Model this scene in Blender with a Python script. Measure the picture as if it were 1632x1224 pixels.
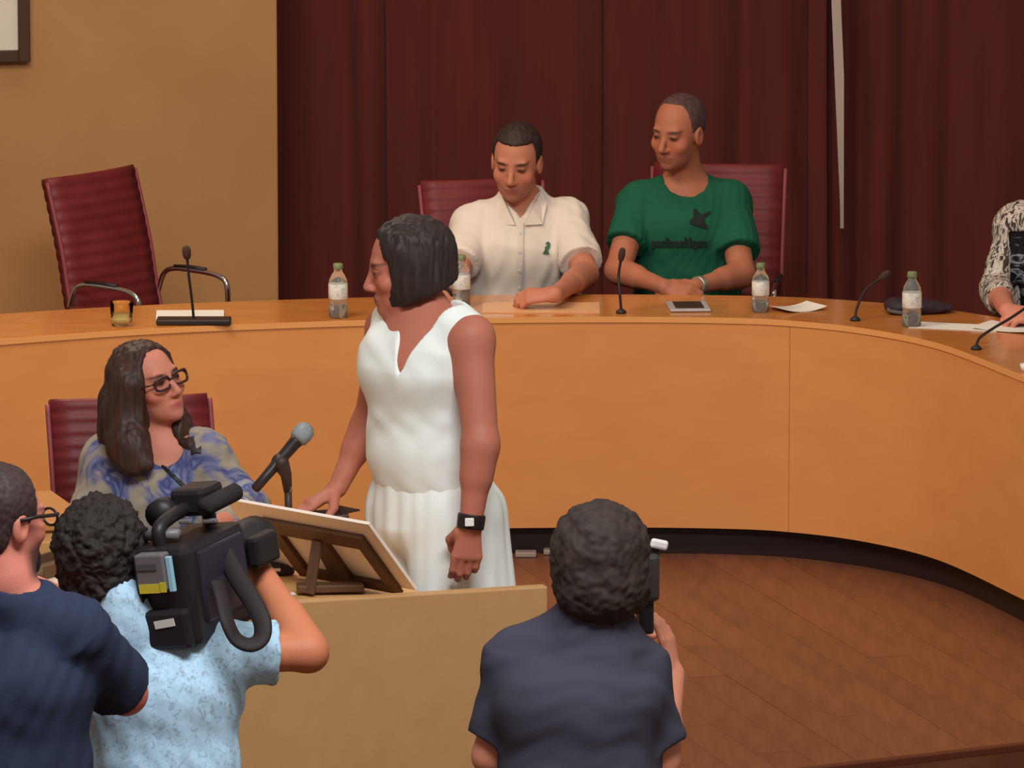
import bpy, bmesh, math, random
import numpy as np
from mathutils import Vector, Matrix, noise as mnoise
from mathutils.bvhtree import BVHTree

# ------------------------------------------------------------------ clear
for o in list(bpy.data.objects): bpy.data.objects.remove(o)
scene = bpy.context.scene
C = scene.collection
random.seed(4); np.random.seed(4)

# ------------------------------------------------------------------ camera
FPX, W, H = 10600.0, 1632.0, 1224.0
TH, HC = math.radians(9.28), 3.8
cam_d = bpy.data.cameras.new('camera'); cam = bpy.data.objects.new('camera', cam_d); C.objects.link(cam)
cam.location = (0, 0, HC); cam.rotation_euler = (math.pi/2 - TH, 0, 0)
cam_d.sensor_width = 36; cam_d.lens = 36*FPX/W; cam_d.clip_end = 200
scene.camera = cam

# ------------------------------------------------------------------ world, added lamps, exposure
world = bpy.data.worlds.new('hall_light'); scene.world = world; world.use_nodes = True
bg = world.node_tree.nodes['Background']; bg.inputs[0].default_value = (1.0, 0.86, 0.72, 1); bg.inputs[1].default_value = 0.33
def area(name, loc, size, power, col, target):  # area lights added out of view, no fixture stands behind them
    l = bpy.data.lights.new(name, 'AREA'); l.shape = 'RECTANGLE'; l.size = size[0]; l.size_y = size[1]
    l.energy = power; l.color = col
    o = bpy.data.objects.new(name, l); C.objects.link(o); o.location = loc
    o.rotation_euler = (Vector(target)-Vector(loc)).to_track_quat('-Z', 'Y').to_euler()
    return o
area('fill_lamp', (-1.7, 18.0, 3.7), (1.6, 0.8), 118, (1.0, 0.86, 0.70), (-1.0, 20.0, 0.4))  # added low at the left so the front panels brighten leftwards
area('fill_lamp', (2.2, 15.8, 5.2), (1.4, 1.0), 22, (1.0, 0.86, 0.70), (1.0, 19.0, 0.3))  # weak added fill for the floor and the right desk curve
area('fill_lamp', (-0.2, 20.4, 5.2), (2.6, 0.5), 44, (1.0, 0.82, 0.66), (0.0, 20.8, 0))  # warm unseen light added over the seated men
area('fill_lamp', (0.2, 11.7, 5.2), (3.2, 1.0), 415, (0.90, 0.95, 1.0), (-0.3, 15.2, 0.6))  # cool unseen light added to brighten the near table and people
vs = scene.view_settings
vs.view_transform = 'Standard'; vs.look = 'None'; vs.gamma = 1; vs.exposure = -0.35; vs.use_curve_mapping = False

# ------------------------------------------------------------------ pixel to place
def ray(px, py):
    a, b = (px-W/2)/FPX, -(py-H/2)/FPX
    return Vector((a, math.cos(TH)+b*math.sin(TH), -math.sin(TH)+b*math.cos(TH)))
def gp(px, py, z=0.0):
    d = ray(px, py); return Vector((0, 0, HC)) + d*((z-HC)/d.z)
def dp(px, py, Y):
    d = ray(px, py); return Vector((0, 0, HC)) + d*(Y/d.y)
def toPx(p):
    zc = p[1]*math.cos(TH)-(p[2]-HC)*math.sin(TH); u = p[1]*math.sin(TH)+(p[2]-HC)*math.cos(TH)
    return W/2+FPX*p[0]/zc, H/2-FPX*u/zc

# ------------------------------------------------------------------ materials
def lin(c):
    return tuple((v/255/12.92 if v/255 <= .04045 else ((v/255+.055)/1.055)**2.4) for v in c)
MATS = {}
def mat(name, col, rough=.6, metal=0.0, spec=.4, col2=None, scale=8, stretch=(1,1,1), bump=0.0, bscale=60, coat=0.0, trans=0.0, attr=None, objrand=0.0, contrast=(.35,.65), alpha=1.0, ior=1.45, detail=4, sheen=0.0):
    if name in MATS: return MATS[name]
    m = bpy.data.materials.new(name); m.use_nodes = True; nt = m.node_tree; N = nt.nodes; L = nt.links
    b = N['Principled BSDF']
    b.inputs['Roughness'].default_value = rough; b.inputs['Metallic'].default_value = metal
    b.inputs['Specular IOR Level'].default_value = spec; b.inputs['Coat Weight'].default_value = coat
    b.inputs['Coat Roughness'].default_value = .12
    b.inputs['Transmission Weight'].default_value = trans; b.inputs['IOR'].default_value = ior; b.inputs['Alpha'].default_value = alpha
    b.inputs['Sheen Weight'].default_value = sheen
    c1 = (*lin(col), 1); out = None
    tc = N.new('ShaderNodeTexCoord'); mp = N.new('ShaderNodeMapping'); L.new(tc.outputs['Object'], mp.inputs[0]); mp.inputs['Scale'].default_value = stretch
    if attr:
        at = N.new('ShaderNodeAttribute'); at.attribute_name = attr; out = at.outputs['Color']
    if col2 is not None:
        nz = N.new('ShaderNodeTexNoise'); nz.inputs['Scale'].default_value = scale; nz.inputs['Detail'].default_value = detail
        L.new(mp.outputs[0], nz.inputs['Vector'])
        rp = N.new('ShaderNodeValToRGB'); rp.color_ramp.elements[0].position = contrast[0]; rp.color_ramp.elements[1].position = contrast[1]
        rp.color_ramp.elements[0].color = c1; rp.color_ramp.elements[1].color = (*lin(col2), 1)
        L.new(nz.outputs['Fac'], rp.inputs[0]); out = rp.outputs[0]
    if objrand:
        oi = N.new('ShaderNodeObjectInfo'); hs = N.new('ShaderNodeHueSaturation'); mr = N.new('ShaderNodeMapRange')
        mr.inputs['To Min'].default_value = 1-objrand; mr.inputs['To Max'].default_value = 1+objrand
        L.new(oi.outputs['Random'], mr.inputs[0]); L.new(mr.outputs[0], hs.inputs['Value'])
        if out is None: hs.inputs['Color'].default_value = c1
        else: L.new(out, hs.inputs['Color'])
        out = hs.outputs[0]
    if out is None: b.inputs['Base Color'].default_value = c1
    else: L.new(out, b.inputs['Base Color'])
    if bump:
        n2 = N.new('ShaderNodeTexNoise'); n2.inputs['Scale'].default_value = bscale; n2.inputs['Detail'].default_value = 3
        L.new(mp.outputs[0], n2.inputs['Vector'])
        bp = N.new('ShaderNodeBump'); bp.inputs['Strength'].default_value = bump; bp.inputs['Distance'].default_value = .004
        L.new(n2.outputs['Fac'], bp.inputs['Height']); L.new(bp.outputs[0], b.inputs['Normal'])
    MATS[name] = m; return m

def pattern(name, base, stops, scale, rough=.8, stretch=(1,1,1), scale2=None, vor=False):
    """printed cloth: several flat colours mixed by noise thresholds; stops = [(position, colour), ...]"""
    m = bpy.data.materials.new(name); m.use_nodes = True; nt = m.node_tree; N = nt.nodes; L = nt.links
    b = N['Principled BSDF']; b.inputs['Roughness'].default_value = rough; b.inputs['Specular IOR Level'].default_value = .2
    tc = N.new('ShaderNodeTexCoord'); mp = N.new('ShaderNodeMapping'); mp.inputs['Scale'].default_value = stretch
    L.new(tc.outputs['Object'], mp.inputs[0])
    nz = N.new('ShaderNodeTexNoise'); nz.inputs['Scale'].default_value = scale; nz.inputs['Detail'].default_value = 4; nz.inputs['Distortion'].default_value = 1.2
    L.new(mp.outputs[0], nz.inputs['Vector'])
    rp = N.new('ShaderNodeValToRGB'); cr = rp.color_ramp; cr.interpolation = 'LINEAR'
    cr.elements[0].position = 0; cr.elements[0].color = (*lin(base), 1)
    cr.elements[1].position = stops[0][0]; cr.elements[1].color = (*lin(stops[0][1]), 1)
    for p, c in stops[1:]:
        e = cr.elements.new(p); e.color = (*lin(c), 1)
    L.new(nz.outputs['Fac'], rp.inputs[0]); L.new(rp.outputs[0], b.inputs['Base Color'])
    return m

# ------------------------------------------------------------------ objects
def link(name, me, parent=None, m=None):
    o = bpy.data.objects.new(name, me); C.objects.link(o)
    if parent: o.parent = parent
    if m is not None: me.materials.append(m)
    return o
def empty(name, loc, rot=None, label=None, cat=None, group=None):
    o = bpy.data.objects.new(name, None); C.objects.link(o); o.location = loc; o.empty_display_size = .1
    if rot is not None:
        if isinstance(rot, Matrix): o.rotation_euler = rot.to_euler()
        else: o.rotation_euler = (0, 0, rot)
    tag(o, label, cat, group); return o
def tag(o, label=None, cat=None, group=None, kind=None):
    if label: o['label'] = label
    if cat: o['category'] = cat
    if group: o['group'] = group
    if kind: o['kind'] = kind
    return o
class MB:
    def __init__(s): s.v = []; s.f = []
    def add(s, v, f):
        n = len(s.v); s.v += [tuple(p) for p in v]; s.f += [tuple(i+n for i in q) for q in f]; return s
    def box(s, c, d, R=None):
        hx, hy, hz = d[0]/2, d[1]/2, d[2]/2
        vs_ = [Vector((x, y, z)) for x in (-hx, hx) for y in (-hy, hy) for z in (-hz, hz)]
        if R is not None: vs_ = [R @ p for p in vs_]
        vs_ = [p+Vector(c) for p in vs_]
        return s.add(vs_, [(0,1,3,2),(4,6,7,5),(0,4,5,1),(2,3,7,6),(0,2,6,4),(1,5,7,3)])
    def prism(s, poly, z0, z1):
        n = len(poly); v = [(p[0], p[1], z0) for p in poly]+[(p[0], p[1], z1) for p in poly]
        return s.add(v, [tuple(range(n))[::-1], tuple(range(n, 2*n))]+[(i, (i+1) % n, n+(i+1) % n, n+i) for i in range(n)])
    def tube(s, pts, r, seg=10, closed=False, flat=1.0):
        pts = [Vector(p) for p in pts]; n = len(pts); rs = r if hasattr(r, '__len__') else [r]*n
        v = []; f = []; up = None
        for i, p in enumerate(pts):
            a = pts[(i-1) % n] if (closed or i > 0) else p; b = pts[(i+1) % n] if (closed or i < n-1) else p
            t = (b-a).normalized()
            if up is None: up = t.orthogonal().normalized()
            up = (up-t*up.dot(t)).normalized(); w = t.cross(up)
            for k in range(seg):
                an = 2*math.pi*k/seg; v.append(p+up*math.cos(an)*rs[i]+w*math.sin(an)*rs[i]*flat)
        for i in range(n if closed else n-1):
            j = (i+1) % n
            for k in range(seg):
                f.append((i*seg+k, i*seg+(k+1) % seg, j*seg+(k+1) % seg, j*seg+k))
        if not closed:
            f.append(tuple(range(seg))[::-1]); f.append(tuple((n-1)*seg+k for k in range(seg)))
        return s.add(v, f)
    def lathe(s, prof, c=(0,0,0), seg=20, R=None):
        v = []; f = []; n = len(prof)
        for (r, z) in prof:
            for k in range(seg):
                a = 2*math.pi*k/seg; p = Vector((r*math.cos(a), r*math.sin(a), z))
                if R is not None: p = R @ p
                v.append(p+Vector(c))
        for i in range(n-1):
            for k in range(seg): f.append((i*seg+k, i*seg+(k+1) % seg, (i+1)*seg+(k+1) % seg, (i+1)*seg+k))
        f.append(tuple(range(seg))[::-1]); f.append(tuple((n-1)*seg+k for k in range(seg)))
        return s.add(v, f)
    def build(s, name, m, parent=None, smooth=False, bevel=0.0, sub=0):
        me = bpy.data.meshes.new(name); me.from_pydata(s.v, [], s.f); me.update()
        if smooth:
            me.polygons.foreach_set('use_smooth', [True]*len(me.polygons))
        o = link(name, me, parent, m)
        if bevel:
            b = o.modifiers.new('bevel', 'BEVEL'); b.width = bevel; b.segments = 2; b.limit_method = 'ANGLE'
        if sub:
            q = o.modifiers.new('sub', 'SUBSURF'); q.levels = sub; q.render_levels = sub
        return o
def spline(pts, n=8):
    pts = [Vector(p) for p in pts]; out = []
    for i in range(len(pts)-1):
        p0 = pts[max(i-1, 0)]; p1 = pts[i]; p2 = pts[i+1]; p3 = pts[min(i+2, len(pts)-1)]
        for k in range(n):
            t = k/n
            out.append(.5*((2*p1)+(p2-p0)*t+(2*p0-5*p1+4*p2-p3)*t*t+(3*p1-p0-3*p2+p3)*t**3))
    out.append(pts[-1]); return out

# ------------------------------------------------------------------ solids blended from rounded pieces, for bodies and cloth
A = lambda p: np.array(p, dtype=np.float32)
def smin(a, b, k):
    if k <= 0: return np.minimum(a, b)
    h = np.clip(.5+.5*(b-a)/k, 0, 1); return b*(1-h)+a*h-k*h*(1-h)
def cone(a, b, ra, rb, k=.02, op='u'):
    a, b = A(a), A(b); ab = b-a; L2 = float(ab@ab)+1e-9
    def f(x, y, z):
        qx, qy, qz = x-a[0], y-a[1], z-a[2]
        t = np.clip((qx*ab[0]+qy*ab[1]+qz*ab[2])/L2, 0, 1)
        return np.sqrt((qx-t*ab[0])**2+(qy-t*ab[1])**2+(qz-t*ab[2])**2)-(ra+(rb-ra)*t)
    r = max(ra, rb); return (f, np.minimum(a, b)-r, np.maximum(a, b)+r, k, op)
def tube(a, b, ra, rb, k=.02, op='u'):
    a, b = A(a), A(b); ab = b-a; L = float(np.sqrt(ab@ab)); n = ab/L
    def f(x, y, z):
        qx, qy, qz = x-a[0], y-a[1], z-a[2]; t = qx*n[0]+qy*n[1]+qz*n[2]
        rad = np.sqrt(np.maximum(qx*qx+qy*qy+qz*qz-t*t, 0)); tt = np.clip(t/L, 0, 1)
        return np.maximum(rad-(ra+(rb-ra)*tt), np.maximum(-t, t-L))
    r = max(ra, rb); return (f, np.minimum(a, b)-r, np.maximum(a, b)+r, k, op)
def ell(c, r, k=.02, R=None, op='u'):
    c = A(c); r = A(r); R = np.eye(3, dtype=np.float32) if R is None else A(R)
    def f(x, y, z):
        q = (x-c[0], y-c[1], z-c[2]); k0 = 0; k1 = 0
        for i in range(3):
            l = q[0]*R[i][0]+q[1]*R[i][1]+q[2]*R[i][2]
            k0 = k0+(l/r[i])**2; k1 = k1+(l/r[i]**2)**2
        k0 = np.sqrt(k0); k1 = np.sqrt(k1)+1e-9
        return k0*(k0-1)/k1
    e = np.sqrt(((R*r[:, None])**2).sum(0)); return (f, c-e, c+e, k, op)
def box(c, hf, R=None, rad=.0, k=.0, op='u'):
    c = A(c); hf = A(hf); R = np.eye(3, dtype=np.float32) if R is None else A(R)
    def f(x, y, z):
        q = (x-c[0], y-c[1], z-c[2]); m = None; s = 0
        for i in range(3):
            l = np.abs(q[0]*R[i][0]+q[1]*R[i][1]+q[2]*R[i][2])-(hf[i]-rad)
            s = s+np.maximum(l, 0)**2; m = l if m is None else np.maximum(m, l)
        return np.sqrt(s)+np.minimum(m, 0)-rad
    e = (np.abs(R)*hf[:, None]).sum(0); return (f, c-e, c+e, k, op)
def ecap(a, b, w, ra, rb, k=.03, op='u'):
    a, b = A(a), A(b); ab = b-a; L2 = float(ab@ab)+1e-9; n = ab/np.sqrt(L2)
    w = A(w); w = w-n*(w@n); w = w/np.sqrt(w@w); d = np.cross(n, w)
    def f(x, y, z):
        qx, qy, qz = x-a[0], y-a[1], z-a[2]
        t = np.clip((qx*ab[0]+qy*ab[1]+qz*ab[2])/L2, 0, 1)
        qx, qy, qz = qx-t*ab[0], qy-t*ab[1], qz-t*ab[2]
        rw = ra[0]+(rb[0]-ra[0])*t; rd = ra[1]+(rb[1]-ra[1])*t
        u = qx*w[0]+qy*w[1]+qz*w[2]; v = qx*d[0]+qy*d[1]+qz*d[2]; h = qx*n[0]+qy*n[1]+qz*n[2]
        return (np.sqrt((u/rw)**2+(v/rd)**2+(h/rd)**2)-1)*np.minimum(rw, rd)
    r = max(*ra, *rb); return (f, np.minimum(a, b)-r, np.maximum(a, b)+r, k, op)

def wedge(c, w, up, fw, hgt, half, depth, k):
    """a V-shaped cutter: point at c, opening upwards to +-half at hgt, running depth both ways along fw"""
    c = A(c); w = A(w); up = A(up); fw = A(fw); sl = half/hgt; cs = 1/math.sqrt(1+sl*sl)
    def f(x, y, z):
        q = (x-c[0], y-c[1], z-c[2]); u = np.abs(q[0]*w[0]+q[1]*w[1]+q[2]*w[2]); h = q[0]*up[0]+q[1]*up[1]+q[2]*up[2]; d = np.abs(q[0]*fw[0]+q[1]*fw[1]+q[2]*fw[2])
        return np.maximum(np.maximum((u-h*sl)*cs, h-hgt), d-depth)
    e = np.abs(w)*half+np.abs(fw)*depth+np.abs(up)*hgt; return (f, c-e, c+e, k, 's')
def surface(prims, h, smooth=1):
    us = [p for p in prims if p[4] == 'u']
    lo = np.min([p[1] for p in us], 0)-4*h-.02; hi = np.max([p[2] for p in us], 0)+4*h+.02
    n = np.ceil((hi-lo)/h).astype(int)+1
    ax = [(lo[i]+h*np.arange(n[i])).astype(np.float32) for i in range(3)]
    D = np.full(n, 1.0, np.float32)
    for f, l, u, k, op in prims:
        pad = 3*h+1.2*k
        i0 = np.clip(np.floor((l-pad-lo)/h).astype(int), 0, n); i1 = np.clip(np.ceil((u+pad-lo)/h).astype(int)+1, 0, n)
        if np.any(i1-i0 < 1): continue
        sl = tuple(slice(i0[i], i1[i]) for i in range(3))
        d = f(ax[0][sl[0]][:, None, None], ax[1][sl[1]][None, :, None], ax[2][sl[2]][None, None, :])
        if op == 'u': D[sl] = smin(D[sl], d, k)
        else: D[sl] = -smin(-D[sl], d, k)
    S = D < 0
    cnt = np.zeros(np.array(n)-1, np.int8)
    for i in (0, 1):
        for j in (0, 1):
            for k in (0, 1): cnt += S[i:n[0]-1+i, j:n[1]-1+j, k:n[2]-1+k]
    act = (cnt > 0) & (cnt < 8); I = np.argwhere(act); idx = np.full(act.shape, -1, np.int32); idx[act] = np.arange(len(I))
    acc = np.zeros((len(I), 3), np.float32); wt = np.zeros(len(I), np.float32)
    cs = [(i, j, k) for i in (0, 1) for j in (0, 1) for k in (0, 1)]
    for a in cs:
        for ax_ in range(3):
            if a[ax_]: continue
            b = list(a); b[ax_] = 1
            da = D[I[:, 0]+a[0], I[:, 1]+a[1], I[:, 2]+a[2]]; db = D[I[:, 0]+b[0], I[:, 1]+b[1], I[:, 2]+b[2]]
            m = (da < 0) != (db < 0); t = np.where(m, da/np.where(m, da-db, 1), 0)
            p = np.tile(A(a), (len(I), 1)); p[:, ax_] += t
            acc[m] += p[m]; wt[m] += 1
    V = lo+h*(I+acc/wt[:, None]); F = []
    for ax_ in range(3):
        s0 = [slice(None)]*3; s1 = [slice(None)]*3; s0[ax_] = slice(0, -1); s1[ax_] = slice(1, None)
        m = S[tuple(s0)] != S[tuple(s1)]; E = np.argwhere(m)
        b, c = (ax_+1) % 3, (ax_+2) % 3
        E = E[(E[:, b] > 0) & (E[:, c] > 0) & (E[:, b] < n[b]-1) & (E[:, c] < n[c]-1)]
        if not len(E): continue
        q = []
        for (ob, oc) in ((-1, -1), (0, -1), (0, 0), (-1, 0)):
            e = E.copy(); e[:, b] += ob; e[:, c] += oc; q.append(idx[e[:, 0], e[:, 1], e[:, 2]])
        q = np.stack(q, 1); ins = S[E[:, 0], E[:, 1], E[:, 2]]; q[~ins] = q[~ins][:, ::-1]; F.append(q)
    F = np.concatenate(F)
    for _ in range(smooth):
        s = np.zeros_like(V); c = np.zeros(len(V))
        for i in range(4):
            a, b = F[:, i], F[:, (i+1) % 4]
            np.add.at(s, a, V[b]); np.add.at(c, a, 1); np.add.at(s, b, V[a]); np.add.at(c, b, 1)
        V = V*.5+.5*s/np.maximum(c, 1)[:, None]
    return V, F
def normals(V, F):
    n = np.cross(V[F[:, 2]]-V[F[:, 0]], V[F[:, 3]]-V[F[:, 1]]); N = np.zeros_like(V)
    for i in range(4): np.add.at(N, F[:, i], n)
    return N/(np.linalg.norm(N, axis=1)[:, None]+1e-12)
def wrinkle(V, seed, freq, stretch=(1, 1, 1)):
    r = np.random.RandomState(seed); P = V*A(stretch); o = np.zeros(len(V))
    for i in range(5):
        k = r.normal(size=3)*freq*(.6+.5*i); k2 = r.normal(size=3)*freq*.5
        o += np.sin(P@k+r.rand()*6+1.6*np.sin(P@k2+r.rand()*6))/(1+.5*i)
    return o/2.2
def solid(name, prims, h, m, root, amp=0, freq=14, seed=1, stretch=(1, 1, 1), rough=False, paint=None, smooth=1):
    V, F = surface(prims, h, smooth)
    if amp and rough:
        o = np.array([mnoise.noise((p[0]+seed, p[1], p[2]))+.6*mnoise.noise((2.3*p[0], 2.3*p[1]+seed, 2.3*p[2])) for p in (V*A(stretch)*freq)])
        V = V+normals(V, F)*(amp*o)[:, None]
    elif amp: V = V+normals(V, F)*(amp*wrinkle(V, seed, freq, stretch))[:, None]
    base = np.array(root.location)
    me = bpy.data.meshes.new(name)
    Vl = V-base
    me.vertices.add(len(V)); me.vertices.foreach_set('co', Vl.astype(np.float32).ravel())
    me.loops.add(F.size); me.loops.foreach_set('vertex_index', F.ravel().astype(np.int32))
    me.polygons.add(len(F)); me.polygons.foreach_set('loop_start', (np.arange(len(F))*4).astype(np.int32))
    me.polygons.foreach_set('use_smooth', np.ones(len(F), bool))
    me.update(calc_edges=True); me.validate()
    if paint is not None:
        col = paint(V); a = me.color_attributes.new('Col', 'FLOAT_COLOR', 'POINT')
        a.data.foreach_set('color', np.concatenate([col, np.ones((len(V), 1))], 1).astype(np.float32).ravel())
    o = link(name, me, root, m); o['_w'] = 1; del o['_w']
    return o

# ------------------------------------------------------------------ body pieces
class Fr:
    def __init__(s, c, fwd, up=(0, 0, 1), sc=1.0):
        f = Vector(fwd).normalized(); u = Vector(up); u = (u-f*u.dot(f)).normalized(); r = f.cross(u)
        s.c = Vector(c); s.R = np.array([r, f, u], dtype=np.float32); s.r, s.f, s.u = r, f, u; s.s = sc
    def __call__(s, x, y, z): return s.c+(s.r*x+s.f*y+s.u*z)*s.s
    def loc(s, V): return ((V-np.array(s.c))@s.R.T)/s.s
    def ell(s, c, r, k=.02, op='u'): return ell(s(*c), [v*s.s for v in r], k, s.R, op)
    def box(s, c, hf, k=.01, op='s', rad=.0): return box(s(*c), [v*s.s for v in hf], s.R, rad, k, op)
    def cone(s, a, b, ra, rb, k=.012, op='u'): return cone(s(*a), s(*b), ra*s.s, rb*s.s, k, op)
    def tilt(s, ang):       # frame turned about its own right axis, nose down for positive
        return s
def head(fr, fem=False, nose=1.0):
    j = .9 if fem else 1.0
    P = [fr.ell((0, -.015, .032), (.074, .096, .085)),
         fr.ell((0, .030, -.028), (.061*j, .058, .080), .03),
         fr.ell((0, .034, -.078), (.046*j, .042, .036), .03),
         fr.ell((0, .068, -.098), (.020*j, .018, .016), .02),
         fr.ell((.043, .058, -.030), (.020, .020, .018), .02), fr.ell((-.043, .058, -.030), (.020, .020, .018), .02),
         fr.cone((-.038, .074, .019), (.038, .074, .019), .010, .010, .015)]
    for s in (-1, 1): P.append(fr.ell((s*.031, .100, .000), (.017, .016, .011), .012, 's'))
    P += [fr.cone((0, .082, .010), (0, .104*nose, -.036), .007, .011, .010),
          fr.ell((.011, .093, -.042), (.008, .010, .007), .008), fr.ell((-.011, .093, -.042), (.008, .010, .007), .008),
          fr.ell((0, .083, -.066), (.023, .010, .006), .006), fr.ell((0, .081, -.077), (.020, .010, .007), .006)]
    for s in (-1, 1):
        P.append(fr.ell((s*.031, .077, .000), (.013, .011, .010), .004))
        P.append(fr.ell((s*.076, -.008, -.008), (.011, .021, .033), .006)); P.append(fr.ell((s*.087, -.004, -.006), (.008, .011, .018), .006, 's'))
    return P
def skin(base, fr=None, lips=None, brow=(60, 34, 26), eye=(58, 34, 28), stubble=None, sdeg=.0, glint=None):
    base = np.array(lin(base))
    def paint(V):
        n = wrinkle(V, 3, 26); col = np.tile(base, (len(V), 1))*(1+.05*n[:, None])*np.array([1, 1+.0, 1])
        if fr is None: return col
        l = fr.loc(V); x, y, z = np.abs(l[:, 0]), l[:, 1], l[:, 2]
        def blend(w, c):
            nonlocal col
            w = np.clip(w, 0, 1)[:, None]; col = col*(1-w)+np.array(lin(c))*w
        near = (np.linalg.norm(l, axis=1) < .16)
        fl = np.exp(-(((x-.045)/.022)**2+((z+.035)/.022)**2))*(y > .03)*near
        blend(.35*fl, tuple(np.clip(np.array([210, 110, 85]), 0, 255)))
        if stubble is not None:
            w = np.clip((-.042-z)/.02, 0, 1)*np.clip((y-.005)/.03, 0, 1)*near*np.clip((z+.13)/.02, 0, 1)*sdeg
            blend(w, stubble)
        if lips is not None: blend(np.clip(1.6-1.4*np.sqrt((x/.024)**2+((z+.071)/.012)**2), 0, 1)*(y > .06)*near, lips)
        blend(np.clip(1.8-1.5*np.sqrt(((x-.031)/.016)**2+((z-.000)/.007)**2), 0, 1)*(y > .05)*near, eye)
        blend(np.clip(1.8-1.5*np.sqrt(((x-.033)/.024)**2+((z-.020-.10*(x-.033))/.006)**2), 0, 1)*(y > .045)*near, brow)
        return col
    return paint
def hand(wr, d, n, side, curl=(.35, .5, .3), thumb=.5, s=1.0, fist=0):
    wr = Vector(wr); d = Vector(d).normalized(); n = Vector(n); n = (n-d*n.dot(d)).normalized()
    x = d.cross(n)*(-1 if side == 'R' else 1); P = []
    P.append(ecap(wr+d*.012*s, wr+d*.078*s, x, (.027*s, .016*s), (.039*s, .014*s), .012))
    for i, (xo, L, dl) in enumerate(((.029, .074, 0), (.0105, .083, .004), (-.009, .077, .002), (-.027, .060, -.006))):
        p = wr+d*(.083+dl)*s+x*xo*s; an = 0
        for q, (fr_, c) in enumerate(zip((.46, .30, .24), curl)):
            an += c*(1+.08*i); v = d*math.cos(an)-n*math.sin(an); e = p+v*L*fr_*s
            P.append(cone(p, e, (.0095-.0008*q)*s, (.0087-.0008*q)*s, .004)); p = e
    b = wr+d*.022*s+x*.026*s-n*.006*s; m1 = b+(d*.6+x*(.8-.5*thumb)-n*.35*(1+thumb)).normalized()*.040*s
    m2 = m1+(d*.9+x*(.45-.9*thumb)-n*.3*(1+thumb)).normalized()*.031*s; m3 = m2+(d+x*(.2-1.1*thumb)-n*.3).normalized()*.026*s
    P += [cone(b, m1, .014*s, .0115*s, .010), cone(m1, m2, .0110*s, .0098*s, .004), cone(m2, m3, .0098*s, .008*s, .004)]
    return P
def arm(sh, el, wr, r=(.050, .041, .037, .025)):
    return [cone(sh, el, r[0], r[1], .03), cone(el, wr, r[2]+.002, r[3], .02), cone(Vector(el).lerp(Vector(wr), .1), Vector(el).lerp(Vector(wr), .4), r[2]+.002, r[2]-.002, .02)]
def torso(J, i=0.0, k=.04):
    w = J['shR']-J['shL']; mid = (J['shR']+J['shL'])*.5
    a, b, c = J['pel'], J['wai'], J['che']; rp, rw, rc = J['rp'], J['rw'], J['rc']
    P = [ecap(a, b, w, (rp[0]+i, rp[1]+i), (rw[0]+i, rw[1]+i), k), ecap(b, c, w, (rw[0]+i, rw[1]+i), (rc[0]+i, rc[1]+i), k),
         ecap(c, c.lerp(mid, .75), w, (rc[0]+i, rc[1]+i), (rc[0]*.92+i, rc[1]*.62+i), k)]
    for s in ('shR', 'shL'):
        P.append(cone(J['nec']*.75+mid*.25, J[s]*.9+mid*.1, .046+i*.6, .052+i*.8, .045)); P.append(ell(J[s], (J.get('rs', .056)+i*.8-.003,)*3, .03))
    return P
def person(loc, label):
    return empty('person', loc, None, label, 'person')
SKIN = lambda nm: mat(nm, (200, 140, 110), .55, spec=.35, attr='Col', bump=.12, bscale=220)

# ================================================================== SETTING
m_wall = mat('ochre_wall', (172, 123, 76), .85, col2=(178, 129, 82), scale=3, bump=.15, bscale=90)
m_wall_light = mat('pale_wall', (215, 200, 180), .9, bump=.1)
m_curtain = mat('burgundy_velvet', (88, 38, 33), .9, col2=(97, 42, 36), scale=5, stretch=(3, 3, .4), spec=.12, bump=.25, bscale=150, sheen=.05)
m_panel = mat('honey_veneer', (212, 140, 78), .5, col2=(217, 145, 82), scale=3, stretch=(1.6, 1.6, 4), spec=.3, bump=.03, bscale=30)
m_top = mat('polished_top', (198, 122, 54), .22, col2=(212, 134, 64), scale=3, stretch=(2, 9, 1), spec=.55, coat=.35)
m_edge = mat('edge_band', (226, 158, 92), .4, spec=.4)
m_black = mat('plinth_black', (40, 26, 26), .45, spec=.35)
m_floor = mat('parquet', (112, 66, 42), .40, col2=(124, 75, 48), scale=3.5, stretch=(9, 1, 1), spec=.45, bump=.05, bscale=40, objrand=.09)
m_floor_base = mat('floor_base', (100, 58, 38), .4, col2=(118, 70, 46), scale=4)
m_beige = mat('beige_panel', (184, 138, 88), .6, col2=(188, 142, 92), scale=14, bump=.06, bscale=160)
m_tan = mat('table_veneer', (206, 152, 92), .4, col2=(214, 160, 100), scale=4, stretch=(1, 6, 1))

# floors ------------------------------------------------------------
Pa = gp(480, 958, .78); Pb = gp(873, 934, .78)                    # front panel of the near table, top edge
pd = (Pb-Pa); pd.z = 0; pd.normalize(); pn = Vector((-pd.y, pd.x, 0))   # along the panel, and away from the viewer
Pl = Pa-pd*1.6
Da = gp(1310, 1224, 0); Db = gp(1632, 1187, 0)
dd = (Db-Da); dd.z = 0; dd.normalize(); dn = Vector((-dd.y, dd.x, 0))
def line_x(p, d, q, e):
    M = np.array([[d.x, -e.x], [d.y, -e.y]]); t = np.linalg.solve(M, np.array([q.x-p.x, q.y-p.y]))[0]; return p+d*t
Po = Pa+pn*.035
Pe = Pb+pn*.035                                                   # the dais juts out under the near table, its edge steps back right of it
Dx = line_x(Pe, pn, Da, dd)
Dr = Da+dd*3.2; Dl = Po-pd*4.5
dais = [(Dl.x, Dl.y), (Pe.x, Pe.y), (Dx.x, Dx.y), (Dr.x, Dr.y), (Dr.x+1, 24), (-5, 24)]
hall = MB().box((0, 12, -.47), (12, 26, .1)).build('floor', m_floor_base); tag(hall, 'reddish brown floor of the lower hall in front of the dais', kind='structure')
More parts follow.
